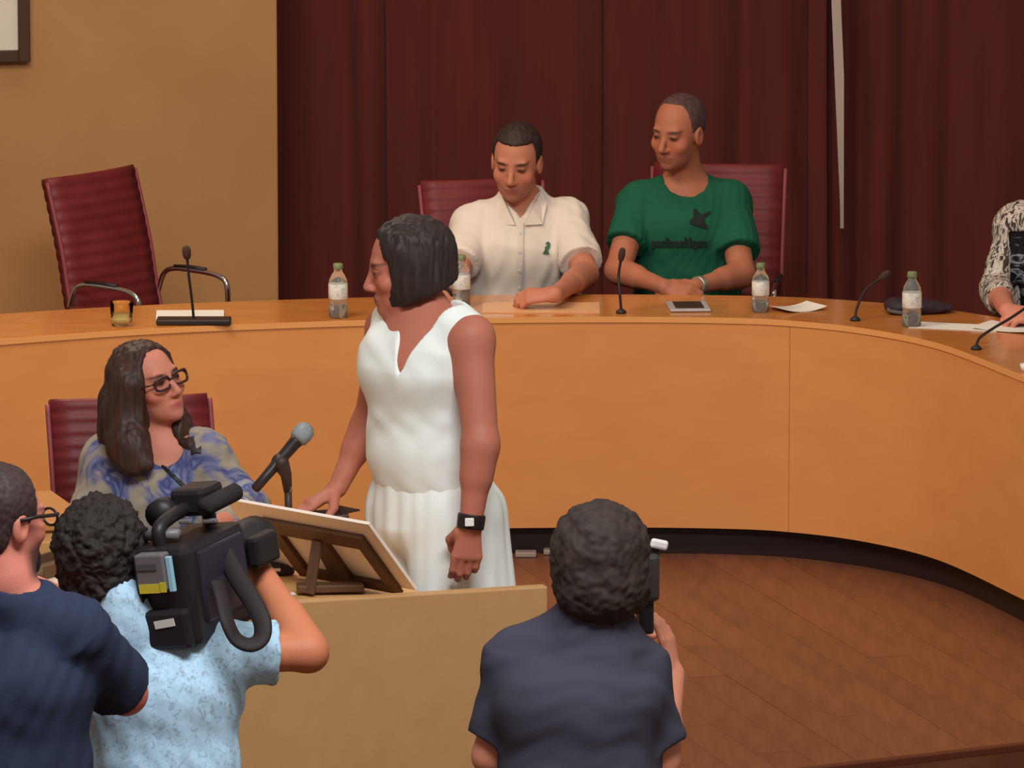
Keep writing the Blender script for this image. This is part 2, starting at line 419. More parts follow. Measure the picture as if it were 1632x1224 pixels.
dz = MB().prism(dais, -.42, -.006).build('floor', m_floor_base); tag(dz, 'reddish brown wooden dais floor inside the curved desk', kind='structure')
pu = Vector((.27, -.963, 0)).normalized(); pw = Vector((pu.y, -pu.x, 0))
def clip(poly, p, n):
    out = []
    for i in range(len(poly)):
        a, b = poly[i], poly[(i+1) % len(poly)]; da, db = (a-p).dot(n), (b-p).dot(n)
        if da >= 0: out.append(a)
        if (da >= 0) != (db >= 0): out.append(a.lerp(b, da/(da-db)))
    return out
nplank = 0; cen = Vector((.9, 18.2, 0)); PWD, PLN = .115, .95
for i in range(-40, 40):
    off = random.random()*PLN
    for j in range(-8, 8):
        c0 = cen+pw*(i*PWD)+pu*(j*PLN+off)
        if c0.y > 20.6 or c0.x > 2.6: continue
        sx, sy = toPx(c0)
        if not (690 < sx < 1740 and 800 < sy < 1420): continue
        g = .0005
        poly = [pw*a+pu*b for a, b in ((-PWD/2+g, -PLN/2+g), (PWD/2-g, -PLN/2+g), (PWD/2-g, PLN/2-g), (-PWD/2+g, PLN/2-g))]
        poly = [p+c0 for p in poly]
        poly = clip(poly, Da+dn*.03, dn)
        if len(poly) < 3: continue
        poly = [p-c0 for p in poly]
        a2 = sum(poly[k].x*poly[(k+1) % len(poly)].y-poly[(k+1) % len(poly)].x*poly[k].y for k in range(len(poly)))
        if a2 < 0: poly = poly[::-1]
        o = MB().prism([(p.x, p.y) for p in poly], -.006, random.uniform(-.0006, .0006)).build('plank', m_floor, dz); o.location = c0
        # grain runs along the board
        nplank += 1
rot_pl = math.atan2(pw.y, pw.x)
m_floor.node_tree.nodes['Mapping'].inputs['Rotation'].default_value = (0, 0, -rot_pl)
# nosing of the step
st = MB(); ang = math.atan2(dd.y, dd.x)
mid = Dx.lerp(Dr, .5)+dn*.014
st.box((mid.x, mid.y, -.008), ((Dr-Dx).xy.length, .030, .020), Matrix.Rotation(ang, 3, 'Z'))
tag(st.build('trim_1', mat('dark_nosing', (92, 44, 26), .5), None, bevel=.003), 'dark wooden nosing along the edge of the dais', kind='structure')

# walls ---------------------------------------------------------------
wr_ = dp(443, 250, 22.2); wdir = Vector((-1, -.2, 0)).normalized(); wn = Vector((wdir.y, -wdir.x, 0))
if wn.y < 0: wn = -wn
w = MB(); cW = wr_+wdir*2.0+wn*.09; cW.z = 2.8
w.box(cW, (4.0, .18, 5.6+.84), Matrix.Rotation(math.atan2(-wdir.y, -wdir.x), 3, 'Z'))
tag(w.build('wall_left', m_wall, bevel=.006), 'ochre plaster wall left of the curtain', kind='structure')
tag(MB().box((.5, 23.35, 2.8), (9, .12, 6.44)).build('wall_back', m_wall_light), 'pale wall behind the curtains', kind='structure')
# curtains ---------------------------------------------------------------
def curtain(label, x0, x1, Y, lean=0.0, seed=1, first=.0, flap=None):
    r = random.Random(seed); xs = []; N = int((x1-x0)/.011); folds = []
    x = x0
    while x < x1+.3:
        wd = r.uniform(.13, .30); folds.append((x, wd, r.uniform(.02, .075))); x += wd
    zs = [0.02+.33*k for k in range(17)]; v = []; f = []
    for k, z in enumerate(zs):
        for i in range(N+1):
            x = x0+(x1-x0)*i/N
            for (fx, wd, am) in folds:
                if fx <= x < fx+wd or (fx, wd, am) == folds[-1]: break
            t = (x-fx)/wd; y = Y-am*(math.sin(math.pi*t)**1.3 if 0 <= t <= 1 else 0)*(1+.12*math.sin(z*1.3+fx*7))
            xx = x+lean*z+.012*math.sin(z*1.1+fx*9)
            if flap and i < 14: xx += flap*(1-i/14)*max(0, (z-1.35))
            v.append((xx, y, z))
    n = N+1
    for k in range(len(zs)-1):
        for i in range(N): f.append((k*n+i, k*n+i+1, (k+1)*n+i+1, (k+1)*n+i))
    o = MB().add(v, f).build('curtain', m_curtain, None, smooth=True)
    s = o.modifiers.new('thick', 'SOLIDIFY'); s.thickness = .006
    tag(o, label, 'curtain', 'stage curtains'); return o
cx0 = dp(436, 300, 22.55).x; cx1 = dp(1325, 100, 22.55).x; cx2 = dp(1339, 320, 22.6).x
curtain('wide burgundy velvet curtain behind the two seated men', cx0-.35, cx1-.004, 22.62, 0.0, 3)
curtain('burgundy velvet curtain right of the pale gap', cx2-.09, cx2+1.6, 22.72, 0, 8)
c2 = bpy.data.objects['curtain.001']
v_ = []; f_ = []
for k in range(23):
    y_ = -120+k*22; t_ = max(0, min(1, (y_-120)/210)); wl = 15*(1-.62*t_)
    a_ = dp(1325+14*max(0, min(1, y_/330.0)), y_, 22.56); b_ = dp(1325+14*max(0, min(1, y_/330.0))+wl, y_, 22.57)
    v_ += [a_, b_, b_+Vector((0, .004, 0)), a_+Vector((0, .004, 0))]
for k in range(22):
    for q_ in range(4): f_.append((4*k+q_, 4*k+(q_+1) % 4, 4*k+4+(q_+1) % 4, 4*k+4+q_))
f_ += [(3, 2, 1, 0), (88, 89, 90, 91)]
MB().add(v_, f_).build('lining_edge', mat('pale_lining', (196, 172, 160), .9), c2)
# picture on the wall -----------------------------------------------------
fc = wr_+wdir*((443-48)/484.0)*1.0
t0 = dp(48, 98, 22.2-.2*.79-.035)
pr = empty('picture_frame', (t0.x, t0.y, t0.z), math.atan2(-wdir.y, -wdir.x), 'dark brown framed picture with pale mat at top left of ochre wall', 'picture')
fw, PWID, PHGT = .040, .50, .62
m_frame = mat('dark_frame_wood', (70, 44, 26), .4)
for (c, d) in (((-fw/2, -.0, PHGT/2), (fw, .03, PHGT)), ((-PWID+fw/2, 0, PHGT/2), (fw, .03, PHGT))):
    MB().box(c, d).build('frame_stile', m_frame, pr, bevel=.003)
for z in (fw/2, PHGT-fw/2): MB().box((-PWID/2, 0, z), (PWID-2*fw, .03, fw)).build('frame_rail', m_frame, pr, bevel=.003)
MB().box((-PWID/2, .004, PHGT/2), (PWID-2*fw, .008, PHGT-2*fw)).build('mat_board', mat('mat_grey', (214, 202, 184), .7), pr)
MB().box((-PWID/2, -.001, PHGT/2), (PWID-2*fw-.16, .004, PHGT-2*fw-.16)).build('print', mat('print_paper', (170, 160, 150), .6, col2=(120, 110, 110), scale=6), pr)

# ================================================================== CURVED COUNCIL DESK
edge_px = [(-260, 572), (-120, 554), (0, 541), (220, 525), (440, 515), (700, 507.5), (960, 505), (1150, 506.5), (1258, 511), (1380, 524), (1500, 549), (1632, 600)]
EP = [gp(x, y, .74) for x, y in edge_px]
e = EP[-1]; EP += [e+Vector((.10, -.30, 0)), e+Vector((.13, -.62, 0)), e+Vector((.14, -.95, 0)), e+Vector((.14, -1.5, 0))]
PATH = spline(EP, 10)
def offs(path, d):
    out = []
    for i, p in enumerate(path):
        a = path[max(i-1, 0)]; b = path[min(i+1, len(path)-1)]; t = (b-a).normalized(); out.append(p+Vector((-t.y, t.x, 0))*d)
    return out
def band(path, d0, d1, z0, z1, name, m, parent, bevel=0):
    a, b = offs(path, d0), offs(path, d1); n = len(path); v = []; f = []
    for p, q in zip(a, b): v += [(p.x, p.y, z0), (p.x, p.y, z1), (q.x, q.y, z1), (q.x, q.y, z0)]
    for i in range(n-1):
        for k in range(4): f.append((4*i+k, 4*i+(k+1) % 4, 4*i+4+(k+1) % 4, 4*i+4+k))
    f.append((0, 1, 2, 3)); f.append((4*n-1, 4*n-2, 4*n-3, 4*n-4))
    o = MB().add(v, f).build(name, m, parent)
    bm = bmesh.new(); bm.from_mesh(o.data); bmesh.ops.recalc_face_normals(bm, faces=bm.faces); bm.to_mesh(o.data); bm.free()
    if bevel:
        bb = o.modifiers.new('bevel', 'BEVEL'); bb.width = bevel; bb.segments = 2; bb.limit_method = 'ANGLE'; bb.angle_limit = .9
    return o
desk = empty('council_desk', (0, 0, 0), None, 'long curved honey-coloured council desk with black plinth', 'desk')
pxs = [toPx(p)[0] for p in PATH]
cuts = [0]+[min(range(len(PATH)-30), key=lambda i: abs(pxs[i]-x)) for x in (-140, 705, 1258)]+[len(PATH)-22, len(PATH)-1]
for a, b in zip(cuts[:-1], cuts[1:]):
    seg = [p.copy() for p in PATH[a:b+1]]
    seg[0] += (seg[1]-seg[0]).normalized()*.0007; seg[-1] += (seg[-2]-seg[-1]).normalized()*.0007
    band(seg, .004, .026, .088, .722, 'front_panel', m_panel, desk)
band(PATH, .05, .09, 0.001, .088, 'plinth', m_black, desk)
band(PATH, .034, .05, .07, .088, 'panel_bearer', m_black, desk)
DEPTH = .46
band(PATH, .0035, DEPTH, .722, .74, 'worktop', m_top, desk)
band(PATH, 0, .0035, .7225, .7395, 'edge_strip', m_edge, desk)
# metal reflector on the plinth, sockets on the floor
fl = gp(1266, 872, .02)
hk = empty('floor_outlet', (fl.x, fl.y+.0, .001), 0, 'small chrome fitting on the black plinth below the panel seam', 'fitting')
MB().box((0, 0, .004), (.03, .02, .008)).build('plate', mat('chrome', (200, 198, 195), .15, metal=1.0), hk, bevel=.002)
MB().lathe([(.012, .008), (.010, .018), (.005, .030), (.004, .036)]).build('knob', mat('chrome', (200, 198, 195), .15), hk, smooth=True)
for (x, y, wd, lb) in ((838, 883, .064, 'larger grey floor socket beside the standing woman’s white trousers'), (876, 879, .038, 'smaller grey floor socket nearer the dark-haired photographer’s head')):
    p = gp(x, y+4, 0)
    so = empty('floor_socket', (p.x, p.y, .001), 0, lb.replace('’', "'"), 'socket', 'floor sockets')
    MB().box((0, .0, .008), (wd, .05, .015)).build('housing', mat('socket_grey', (150, 132, 122), .5), so, bevel=.003)
    MB().box((0, -.002, .0165), (wd*.7, .03, .002)).build('cover', mat('socket_cover', (130, 115, 108), .4), so)

# ================================================================== CHAIRS
m_red = mat('red_leather', (106, 32, 33), .5, col2=(118, 38, 39), scale=9, spec=.35, bump=.1, bscale=150)
m_chrome = mat('chrome', (200, 198, 195), .15, metal=1.0)
def ribbed(width, prof, nrib, thick, wob=.004):
    """a leather sling: prof is a list of (y, z) from bottom to top"""
    S = spline([Vector((0, y, z)) for y, z in prof], 12); v = []; f = []
    n = nrib*4; rows = []
    L = [0]
    for a, b in zip(S[:-1], S[1:]): L.append(L[-1]+(b-a).length)
    for i in range(n+1):
        s = L[-1]*i/n; j = max(k for k in range(len(L)) if L[k] <= s+1e-9); j = min(j, len(S)-2)
        t = (s-L[j])/(L[j+1]-L[j]); p = S[j].lerp(S[j+1], t); d = (S[j+1]-S[j]).normalized(); nn = Vector((0, -d.z, d.y))
        rows.append((p, nn, wob*abs(math.sin(math.pi*i/4))))
    nu = 8
    for side in (1, -1):
        for (p, nn, b) in rows:
            for u in range(nu+1):
                x = (u/nu-.5)*width; bow = .02*((2*u/nu-1)**2)
                q = p+nn*(side*(thick/2+b))+Vector((x, bow, 0)); v.append(q)
    R = len(rows); m = nu+1; o2 = R*m
    for i in range(R-1):
        for u in range(nu):
            a = i*m+u; f.append((a, a+1, a+m+1, a+m)); f.append((o2+a, o2+a+m, o2+a+m+1, o2+a+1))
    for i in range(R-1):
        a = i*m; f.append((a, a+m, o2+a+m, o2+a)); a = i*m+nu; f.append((a, o2+a, o2+a+m, a+m))
    for u in range(nu):
        f.append((u, o2+u, o2+u+1, u+1)); a = (R-1)*m+u; f.append((a, a+1, o2+a+1, o2+a))
    return MB().add(v, f)
def chair(loc, rot, label, top=1.12, rec=.16, width=.50, arms=True):
    """faces -Y when rot is 0"""
    t = empty('swivel_chair', loc, rot, label, 'chair', 'red leather swivel chairs')
    ribbed(width, [(-.23, .455), (-.10, .445), (.08, .44), (.20, .45)], 9, .035).build('seat', m_red, t, smooth=True)
    hb = top-.45
    ribbed(width, [(.205, .47), (.235, .47+hb*.25), (.235+rec*.35, .47+hb*.55), (.235+rec, top)], 14, .03).build('backrest', m_red, t, smooth=True)
    for s in (-1, 1):
        x = s*(width/2+.012)
        fr_ = MB().tube(spline([(x, .24, .47+hb*.22), (x, .20, .665), (x, .08, .672), (x, -.02, .660), (x, -.05, .62), (x, -.04, .50), (x*.97, .0, .445)], 6), .009, 8)
        a = fr_.build('arm', m_chrome, t, smooth=True)
        MB().tube([(x, .17, .678), (x, .10, .681), (x, .04, .678)], .008, 8).build('arm_pad', mat('pad_black', (36, 26, 26), .5), a, smooth=True)
        MB().tube(spline([(x*.98, .20, .455), (x*.98, .24, .47+hb*.25), (x*.98, .24+rec*.35, .47+hb*.55), (x*.98, .24+rec, top-.01)], 6), .007, 8).build('back_rail', mat('red_piping', (140, 62, 66), .5), t, smooth=True)
    MB().tube([(0, 0, .43), (0, 0, .25), (0, 0, .08)], [.035, .03, .028], 14).build('column', m_chrome, t, smooth=True)
    for k in range(5):
        an = 2*math.pi*k/5+.3
        l = MB().tube([(0, 0, .10), (.15*math.cos(an), .15*math.sin(an), .085), (.30*math.cos(an), .30*math.sin(an), .062)], [.022, .018, .014], 8).build('leg', m_chrome, t, smooth=True)
        MB().lathe([(.012, -.012), (.027, -.008), (.027, .008), (.012, .012)], (.30*math.cos(an), .30*math.sin(an), .0275), 12, Matrix.Rotation(math.pi/2, 3, 'X')).build('castor', mat('pad_black', (36, 26, 26), .5), l, smooth=True)
    return t
pc = dp(200, 400, 21.25); chair((pc.x+.15, 21.2, 0), math.radians(54), 'empty red leather chair with chrome arms in front of the ochre wall', 1.0, .09, .43)
pc = dp(815, 300, 21.3); chair((pc.x, 21.12, 0), math.radians(16), 'red leather chair behind the man in the white shirt', .965, .12, .40)
pc = dp(1124, 300, 21.3); chair((pc.x, 21.14, 0), math.radians(-8), 'red leather chair behind the man in the green T-shirt', 1.012, .12, .42)
pc = dp(247, 700, 17.05); chair((pc.x, 16.98, 0), math.radians(14), 'red leather chair of the seated woman with glasses', .935, .10, .42)

pc = dp(1722, 580, 20.55); chair((pc.x+.02, 20.62, 0), -.46, 'red leather chair under the person in patterned cardigan', .98, .10, .44)
# ================================================================== THINGS ON THE CURVED DESK
ZT = .7405
m_plastic = mat('clear_plastic', (235, 240, 236), .12, trans=.9, spec=.5, ior=1.2)
m_label = mat('bottle_label', (226, 220, 206), .6, col2=(196, 196, 190), scale=60, contrast=(.5, .62))
m_cap = mat('cap_green', (120, 128, 84), .5)
m_water = mat('water', (225, 230, 225), .05, trans=1.0, ior=1.33)
def bottle(px, py, label, hgt=.165):
    p = gp(px, py, ZT); s = hgt/.165
    t = empty('water_bottle', (p.x, p.y, ZT), 0, label, 'bottle', 'small water bottles on the curved desk')
    R_ = .0285*s
    MB().lathe([(.006, .0015), (R_*.9, .0), (R_, .006*s), (R_, .045*s), (R_*.94, .050*s), (R_, .056*s), (R_, .105*s), (R_*.93, .118*s), (R_*.62, .135*s), (.0125*s, .143*s), (.0125*s, .152*s)], seg=24).build('bottle_body', m_plastic, t, smooth=True)
    MB().lathe([(.004, .004), (R_*.9, .004), (R_*.92, .085*s), (.004, .085*s)], seg=20).build('water', m_water, t, smooth=True)
    MB().lathe([(R_+.0003, .058*s), (R_+.0009, .059*s), (R_+.0009, .103*s), (R_+.0003, .104*s)], seg=24).build('label_band', m_label, t, smooth=True)
    MB().lathe([(.0148*s, .150*s), (.0150*s, .152*s), (.0150*s, .164*s), (.0125*s, .1665*s)], seg=20).build('cap', m_cap, t, smooth=True)
    return t
bottle(539, 506, 'water bottle left of the standing woman on the curved desk')
bottle(735, 489, 'water bottle seen just above the standing woman’s shoulder'.replace('’', "'"), .16)
bottle(1212, 497, 'water bottle beside the folded paper, right of the green T-shirt', .15)
bottle(1453, 520, 'rightmost water bottle, in front of the black bag', .165)
# tumbler
p = gp(194, 519, ZT)
t = empty('tumbler', (p.x, p.y, ZT), 0, 'glass tumbler with a little pale liquid on the curved desk', 'glass')
MB().lathe([(.004, .001), (.027, .0), (.031, .003), (.036, .072), (.0345, .072), (.029, .008), (.004, .006)], seg=28).build('glass_body', mat('glass', (245, 245, 238), .03, trans=1.0, ior=1.12), t, smooth=True)
MB().lathe([(.004, .0075), (.0285, .0085), (.0305, .024), (.004, .024)], seg=24).build('drink', mat('drink', (232, 206, 140), .1, trans=.4, ior=1.33), t, smooth=True)
p = gp(190, 522, ZT)
m_paper = mat('paper', (232, 222, 208), .8)
def sheet(name, loc, size, rot, label, cat, th=.0012, m=None, group=None, curlz=.0, n=8):
    v = []; f = []
    for z in (0, th):
        for i in range(n+1):
            for j in range(2):
                x = (i/n-.5)*size[0]; v.append((x, (j-.5)*size[1], z+curlz*((2*i/n-1)**2)))
    q = 2*(n+1)
    for i in range(n):
        a = 2*i; f.append((q+a, q+a+2, q+a+3, q+a+1)); f.append((a, a+1, a+3, a+2))
        f.append((a, a+2, q+a+2, q+a)); f.append((a+1, q+a+1, q+a+3, a+3))
    f.append((0, q, q+1, 1)); f.append((2*n, 2*n+1, q+2*n+1, q+2*n))
    o = MB().add(v, f).build(name, m or m_paper); o.location = loc; o.rotation_euler = (0, 0, rot)
    tag(o, label, cat, group); return o
MB_ = gp(303, 506, ZT); sheet('paper_stack', (MB_.x, MB_.y, ZT), (.205, .17), .04, 'white paper stack behind the black desk microphone base', 'paper', .010)
q = gp(1268, 493, ZT); sheet('folded_paper', (q.x, q.y, ZT), (.15, .12), .5, 'folded white paper right of the water bottle by the green T-shirt', 'paper', .0015, curlz=.012)
q = gp(1525, 521, ZT); sheet('document', (q.x, q.y, ZT), (.27, .12), -.30, 'long white document between the black bag and the patterned cardigan', 'paper', .0015)
q = gp(1612, 524, ZT); sheet('document', (q.x, q.y, ZT+.002), (.20, .15), -.5, 'white document under the hands of the person in patterned cardigan', 'paper', .0015, curlz=.006)
q = gp(862, 491, ZT); sheet('tan_sheet', (q.x, q.y, ZT), (.36, .20), .0, 'flat tan sheet on the curved desk before the white shirt', 'folder', .003, mat('flat_tan', (226, 168, 118), .35))  # thin tan sheet laid flat on the worktop
# small white cup at the right edge of the picture
q = gp(1636, 592, ZT)
t = empty('cup', (q.x, q.y, ZT), 0, 'small white cup at the far right edge of the curved desk', 'cup')
MB().lathe([(.003, .001), (.014, 0), (.020, .022), (.0185, .022), (.013, .003), (.003, .003)], seg=20).build('cup_body', mat('white_china', (230, 225, 210), .25), t, smooth=True)
# screws in the desk top
# black bag and phone
q = gp(1460, 500, ZT)
bag = empty('black_bag', (q.x, q.y+.03, ZT), -.2, 'soft black bag lying behind the rightmost water bottle', 'bag')
solid('bag_body', [ell((q.x-.01, q.y+.03, ZT+.020), (.085, .07, .024), .02), ell((q.x+.05, q.y+.03, ZT+.014), (.07, .05, .016), .02), ell((q.x-.06, q.y+.02, ZT+.022), (.035, .045, .024), .02), box((q.x, q.y+.03, ZT-.05), (.3, .3, .05), op='s')], .004, mat('bag_black', (52, 36, 44), .6, bump=.3, bscale=60), bag, .003, 40, 2)
bag.rotation_euler = (0, 0, 0)
MB().tube(spline([(-.075, -.03, .02), (-.085, -.055, .014), (-.04, -.065, .007), (.0, -.055, .007)], 6), .006, 8).build('bag_strap', mat('strap_grey', (96, 82, 80), .6), bag, smooth=True)
q = gp(1097, 491, ZT)
ph = empty('tablet', (q.x, q.y, ZT), .06, 'small tablet with pale frame in front of the green T-shirt man', 'tablet')
MB().box((0, 0, .005), (.125, .17, .008)).build('tablet_body', mat('tablet_grey', (176, 168, 168), .35), ph, bevel=.003)
MB().box((0, .005, .0095), (.088, .135, .0014)).build('screen', mat('screen_dark', (70, 30, 28), .2), ph)
# desk microphones
def goose(label, base_px, pts, slab=None, head_dir=None, hr=.0105):
    b = gp(*base_px, ZT); t = empty('gooseneck_microphone', (b.x, b.y, ZT), 0, label, 'microphone', 'gooseneck microphones on the curved desk')
    mk = mat('mic_black', (44, 32, 30), .5)
    if slab: MB().box((slab[2], 0, slab[3]/2), (slab[0], slab[1], slab[3])).build('base', mk, t, bevel=.005)
    else: MB().lathe([(.016, 0), (.016, .006), (.008, .012), (.005, .014)], seg=16).build('base', mk, t, smooth=True)
    P_ = [Vector((0, 0, .010))]+[Vector(x)-Vector((b.x, b.y, ZT)) for x in pts]; S_ = spline(P_, 8)
    MB().tube(S_, .0042, 8).build('stem', mk, t, smooth=True)
    e, d = S_[-1], (S_[-1]-S_[-3]).normalized(); Rm = d.to_track_quat('Z', 'Y').to_matrix()
    MB().lathe([(.004, -.012), (hr*.8, -.006), (hr, .006), (hr, .020), (hr*.75, .029), (.003, .032)], e, 14, Rm).build('mic_head', mat('mic_foam', (70, 46, 40), .9, bump=.4, bscale=400), t, smooth=True)
    return t
b = gp(309, 517, ZT); goose('gooseneck microphone on a black slab in front of the empty red chair', (309, 516), [dp(306, 480, b.y), dp(301, 440, b.y-.01), dp(298, 408, b.y-.02)], (.225, .075, 0, .018), hr=.013)
b = gp(990, 499, ZT); goose("gooseneck microphone by the green T-shirt man's right forearm", (990, 499), [dp(988, 470, b.y), dp(986, 440, b.y+.02), dp(990, 411, b.y+.02)])
b = gp(1363, 511, ZT); goose('gooseneck microphone standing alone before the curtain right of the folded paper', (1363, 511), [dp(1366, 490, b.y+.02), dp(1380, 462, b.y+.06), dp(1406, 442, b.y+.09)], hr=.012)
b = gp(1556, 556, ZT); goose('gooseneck microphone bending towards the person in patterned cardigan', (1556, 557), [dp(1562, 538, b.y+.03), dp(1585, 522, b.y+.10), dp(1612, 506, b.y+.14), dp(1650, 480, b.y+.2)])

# ================================================================== NEAR TABLE
tbl = empty('clerk_table', (0, 0, 0), None, 'beige fronted table with raised front panel before the standing woman', 'table')
Rp = Matrix.Rotation(math.atan2(pd.y, pd.x), 3, 'Z')
def pl(a, b, z):            # a along the front panel from its right end (leftwards), b away from the viewer
    q = Pb-pd*a+pn*b; return Vector((q.x, q.y, z))
LN = 2.3
MB().box(pl(LN/2, .018, .18), (LN, .036, 1.198), Rp).build('front_panel', m_beige, tbl, bevel=.004)
tr = (gp(664, 940, .74)-Pb).dot(-pd)
TD = .86
for (a0, a1) in ((tr, tr+.95), (tr+.952, LN)):
    MB().box(pl((a0+a1)/2, .037+TD/2, .727), (a1-a0, TD, .026), Rp).build('table_top', m_tan, tbl, bevel=.003)
MB().box(pl(tr+.03, .037+TD/2, .357), (.03, TD-.06, .713), Rp).build('side_panel', m_beige, tbl)
MB().box(pl(LN-.03, .037+TD/2, .357), (.03, TD-.06, .713), Rp).build('side_panel', m_beige, tbl)
# wooden cabinet left of the seated woman
cb = gp(60, 790, .80)
cab = empty('side_cabinet', (cb.x-.28, cb.y-.25, 0), math.atan2(pd.y, pd.x), 'tan wooden side cabinet left of the seated woman', 'cabinet')
MB().box((0, 0, .39), (.76, .42, .776)).build('cabinet_body', m_tan, cab, bevel=.003)
MB().box((0, 0, .789), (.79, .44, .022)).build('cabinet_top', mat('cabinet_top', (196, 132, 74), .4), cab, bevel=.003)
for s in (-1, 1):
    d = MB().box((s*.19, -.213, .39), (.37, .012, .72)).build('door', m_tan, cab, bevel=.002)
    MB().box((s*.03, -.224, .5), (.012, .014, .10)).build('handle', m_chrome, d, bevel=.003)

# ---- book easel with the grey board, seen from behind
m_easel = mat('easel_brown', (84, 56, 38), .5, col2=(96, 66, 46), scale=8)
m_board = mat('pale_board', (238, 222, 208), .7)
def easel():
    z0 = .742
    # right lower corner, right upper corner and left upper corner of the frame
    TR = dp(579, 862, 15.48); 
    wv = Vector((-.72, .69, 0)).normalized()            # to the left, and away
    nv = Vector((.69, .72, 0)).normalized()             # downwards the easel runs this way
    dv = (nv*.66+Vector((0, 0, -1))*.75).normalized()   # down the slope
    up = wv.cross(dv)                                    # out of the sheet
    if up.y > 0: up = -up                               # towards the viewer, the back of the easel
    WD, HG = .345, .205
    # lift so the lower edge rests on the table
    low = TR+dv*HG; TR = TR+Vector((0, 0, z0+.012-low.z))
    root = empty('book_easel', (TR.x, TR.y, z0), None, 'dark brown wooden book easel with two cut-outs on the near table', 'easel')
    def q(a, b, c): return TR+wv*a+dv*b+up*c-Vector(root.location)
    def slab(name, poly, c0, c1, m, par):
        n = len(poly); v = [q(a, b, c0) for a, b in poly]+[q(a, b, c1) for a, b in poly]
        o = MB().add(v, [tuple(range(n))[::-1], tuple(range(n, 2*n))]+[(i, (i+1) % n, n+(i+1) % n, n+i) for i in range(n)]).build(name, m, par)
        bm = bmesh.new(); bm.from_mesh(o.data); bmesh.ops.recalc_face_normals(bm, faces=bm.faces); bm.to_mesh(o.data); bm.free(); return o
    slab('top_rail', [(0, 0), (WD, 0), (WD-.003, .045), (.0, .045)], 0, .012, m_easel, root)
    slab('bottom_rail', [(0, HG-.028), (WD, HG-.028), (WD, HG), (0, HG)], 0, .012, m_easel, root)
    slab('stile', [(0, .045), (.034, .045), (.034, HG-.024), (0, HG-.028)], 0, .012, m_easel, root)
    slab('stile', [(WD-.040, .045), (WD, .045), (WD, HG-.028), (WD-.040, HG-.028)], 0, .012, m_easel, root)
    slab('centre_stile', [(WD*.44, .045), (WD*.56, .045), (WD*.56, HG-.028), (WD*.44, HG-.028)], 0, .012, m_easel, root)
    slab('brace', [(WD*.56, .045), (WD*.575, .045), (WD*.66, HG-.028), (WD*.56, HG-.028)], 0.001, .010, m_easel, root)
    # prop leg from the centre of the frame to the table
    c = q(WD*.5, .04, .012); foot = Vector((c.x-.02, c.y-.03, .004)); n2 = (foot-c).normalized()
    Rl = Matrix((wv, n2, wv.cross(n2))).transposed()
    MB().box((c+foot)/2, (.030, (foot-c).length, .010), Rl).build('prop_leg', m_easel, root, bevel=.002)
    MB().box((foot+Vector((.05, .035, .010))), (.16, .05, .018), Matrix.Rotation(.1, 3, 'Z')).build('foot_rail', m_easel, root, bevel=.003)
    # grey board standing on the easel
    bd = slab('board', [(-.045, -.045), (WD+.10, -.045), (WD+.10, HG-.01), (-.045, HG-.01)], -.010, -.002, m_board, None)
    bd.name = 'presentation_board'; bd.location = root.location
    tag(bd, 'large pale grey board resting on the brown easel', 'board')
    return root
ez = easel()
# black folder and stand under the hand, papers, tray
hy = 16.06; hz = dp(512, 818, hy); hh = hz.z-.742
hb = empty('folder_stand', (hz.x, hy, .742), .1, 'small dark stand with a folder under the standing woman\'s right hand', 'stand')
m_dk = mat('dark_plastic', (58, 40, 34), .5)
MB().box((0, 0, .006), (.12, .10, .012)).build('base', m_dk, hb, bevel=.003)
for x_ in (.030, .050): MB().tube([(x_, 0, .010), (x_, 0, hh-.005)], .006, 10).build('post', m_dk, hb, smooth=True)
MB().box((.0, 0, hh-.006), (.13, .10, .012), Matrix.Rotation(-.06, 3, 'Y')).build('folder', m_dk, hb, bevel=.003)
MB().add([(.045, -.03, hh+.0), (.045, .03, hh+.0), (.095, 0, hh+.004), (.045, -.03, hh+.014), (.045, .03, hh+.014), (.095, 0, hh+.008)], [(0, 1, 2), (3, 5, 4), (0, 2, 5, 3), (1, 4, 5, 2), (0, 3, 4, 1)]).build('clip', m_dk, hb)
q_ = gp(440, 912, .742)
cs = empty('black_block', (q_.x-.01, q_.y, .742), .15, 'flat black block lying left of the brown easel', 'case')  # low black block with a small metal plate on its front
MB().box((0, 0, .014), (.10, .10, .026)).build('block_body', mat('bag_black', (52, 36, 44), .6), cs, bevel=.006)
MB().box((0, -.052, .016), (.03, .006, .008)).build('front_plate', m_chrome, cs)
q_ = gp(466, 950, .742); sheet('paper_slip', (q_.x, q_.y+.03, .7415), (.012, .03), .2, 'tiny white slip by the foot of the brown easel', 'paper')
q_ = gp(98, 905, .742)
ty = empty('document_tray', (q_.x, q_.y, .742), -.5, 'brown wooden document tray beside the cameraman\'s head', 'tray')
m_tr = mat('tray_brown', (98, 70, 48), .6)
MB().box((0, 0, .006), (.10, .30, .012)).build('tray_base', m_tr, ty, bevel=.002)
for s in (-1, 1): MB().box((s*.046, 0, .022), (.008, .30, .022)).build('tray_side', m_tr, ty, bevel=.002)
q_ = gp(126, 945, .742); sheet('paper_sheet', (q_.x, q_.y, .7415), (.11, .17), -.55, 'white paper sheet between the navy shirt and the cameraman\'s hair', 'paper')
q_ = gp(80, 930, .742); sheet('paper_sheet', (q_.x-.01, q_.y, .7415), (.05, .2), -.5, 'narrow pale paper left of the brown document tray', 'paper', m=mat('cream_paper', (222, 200, 176), .8))

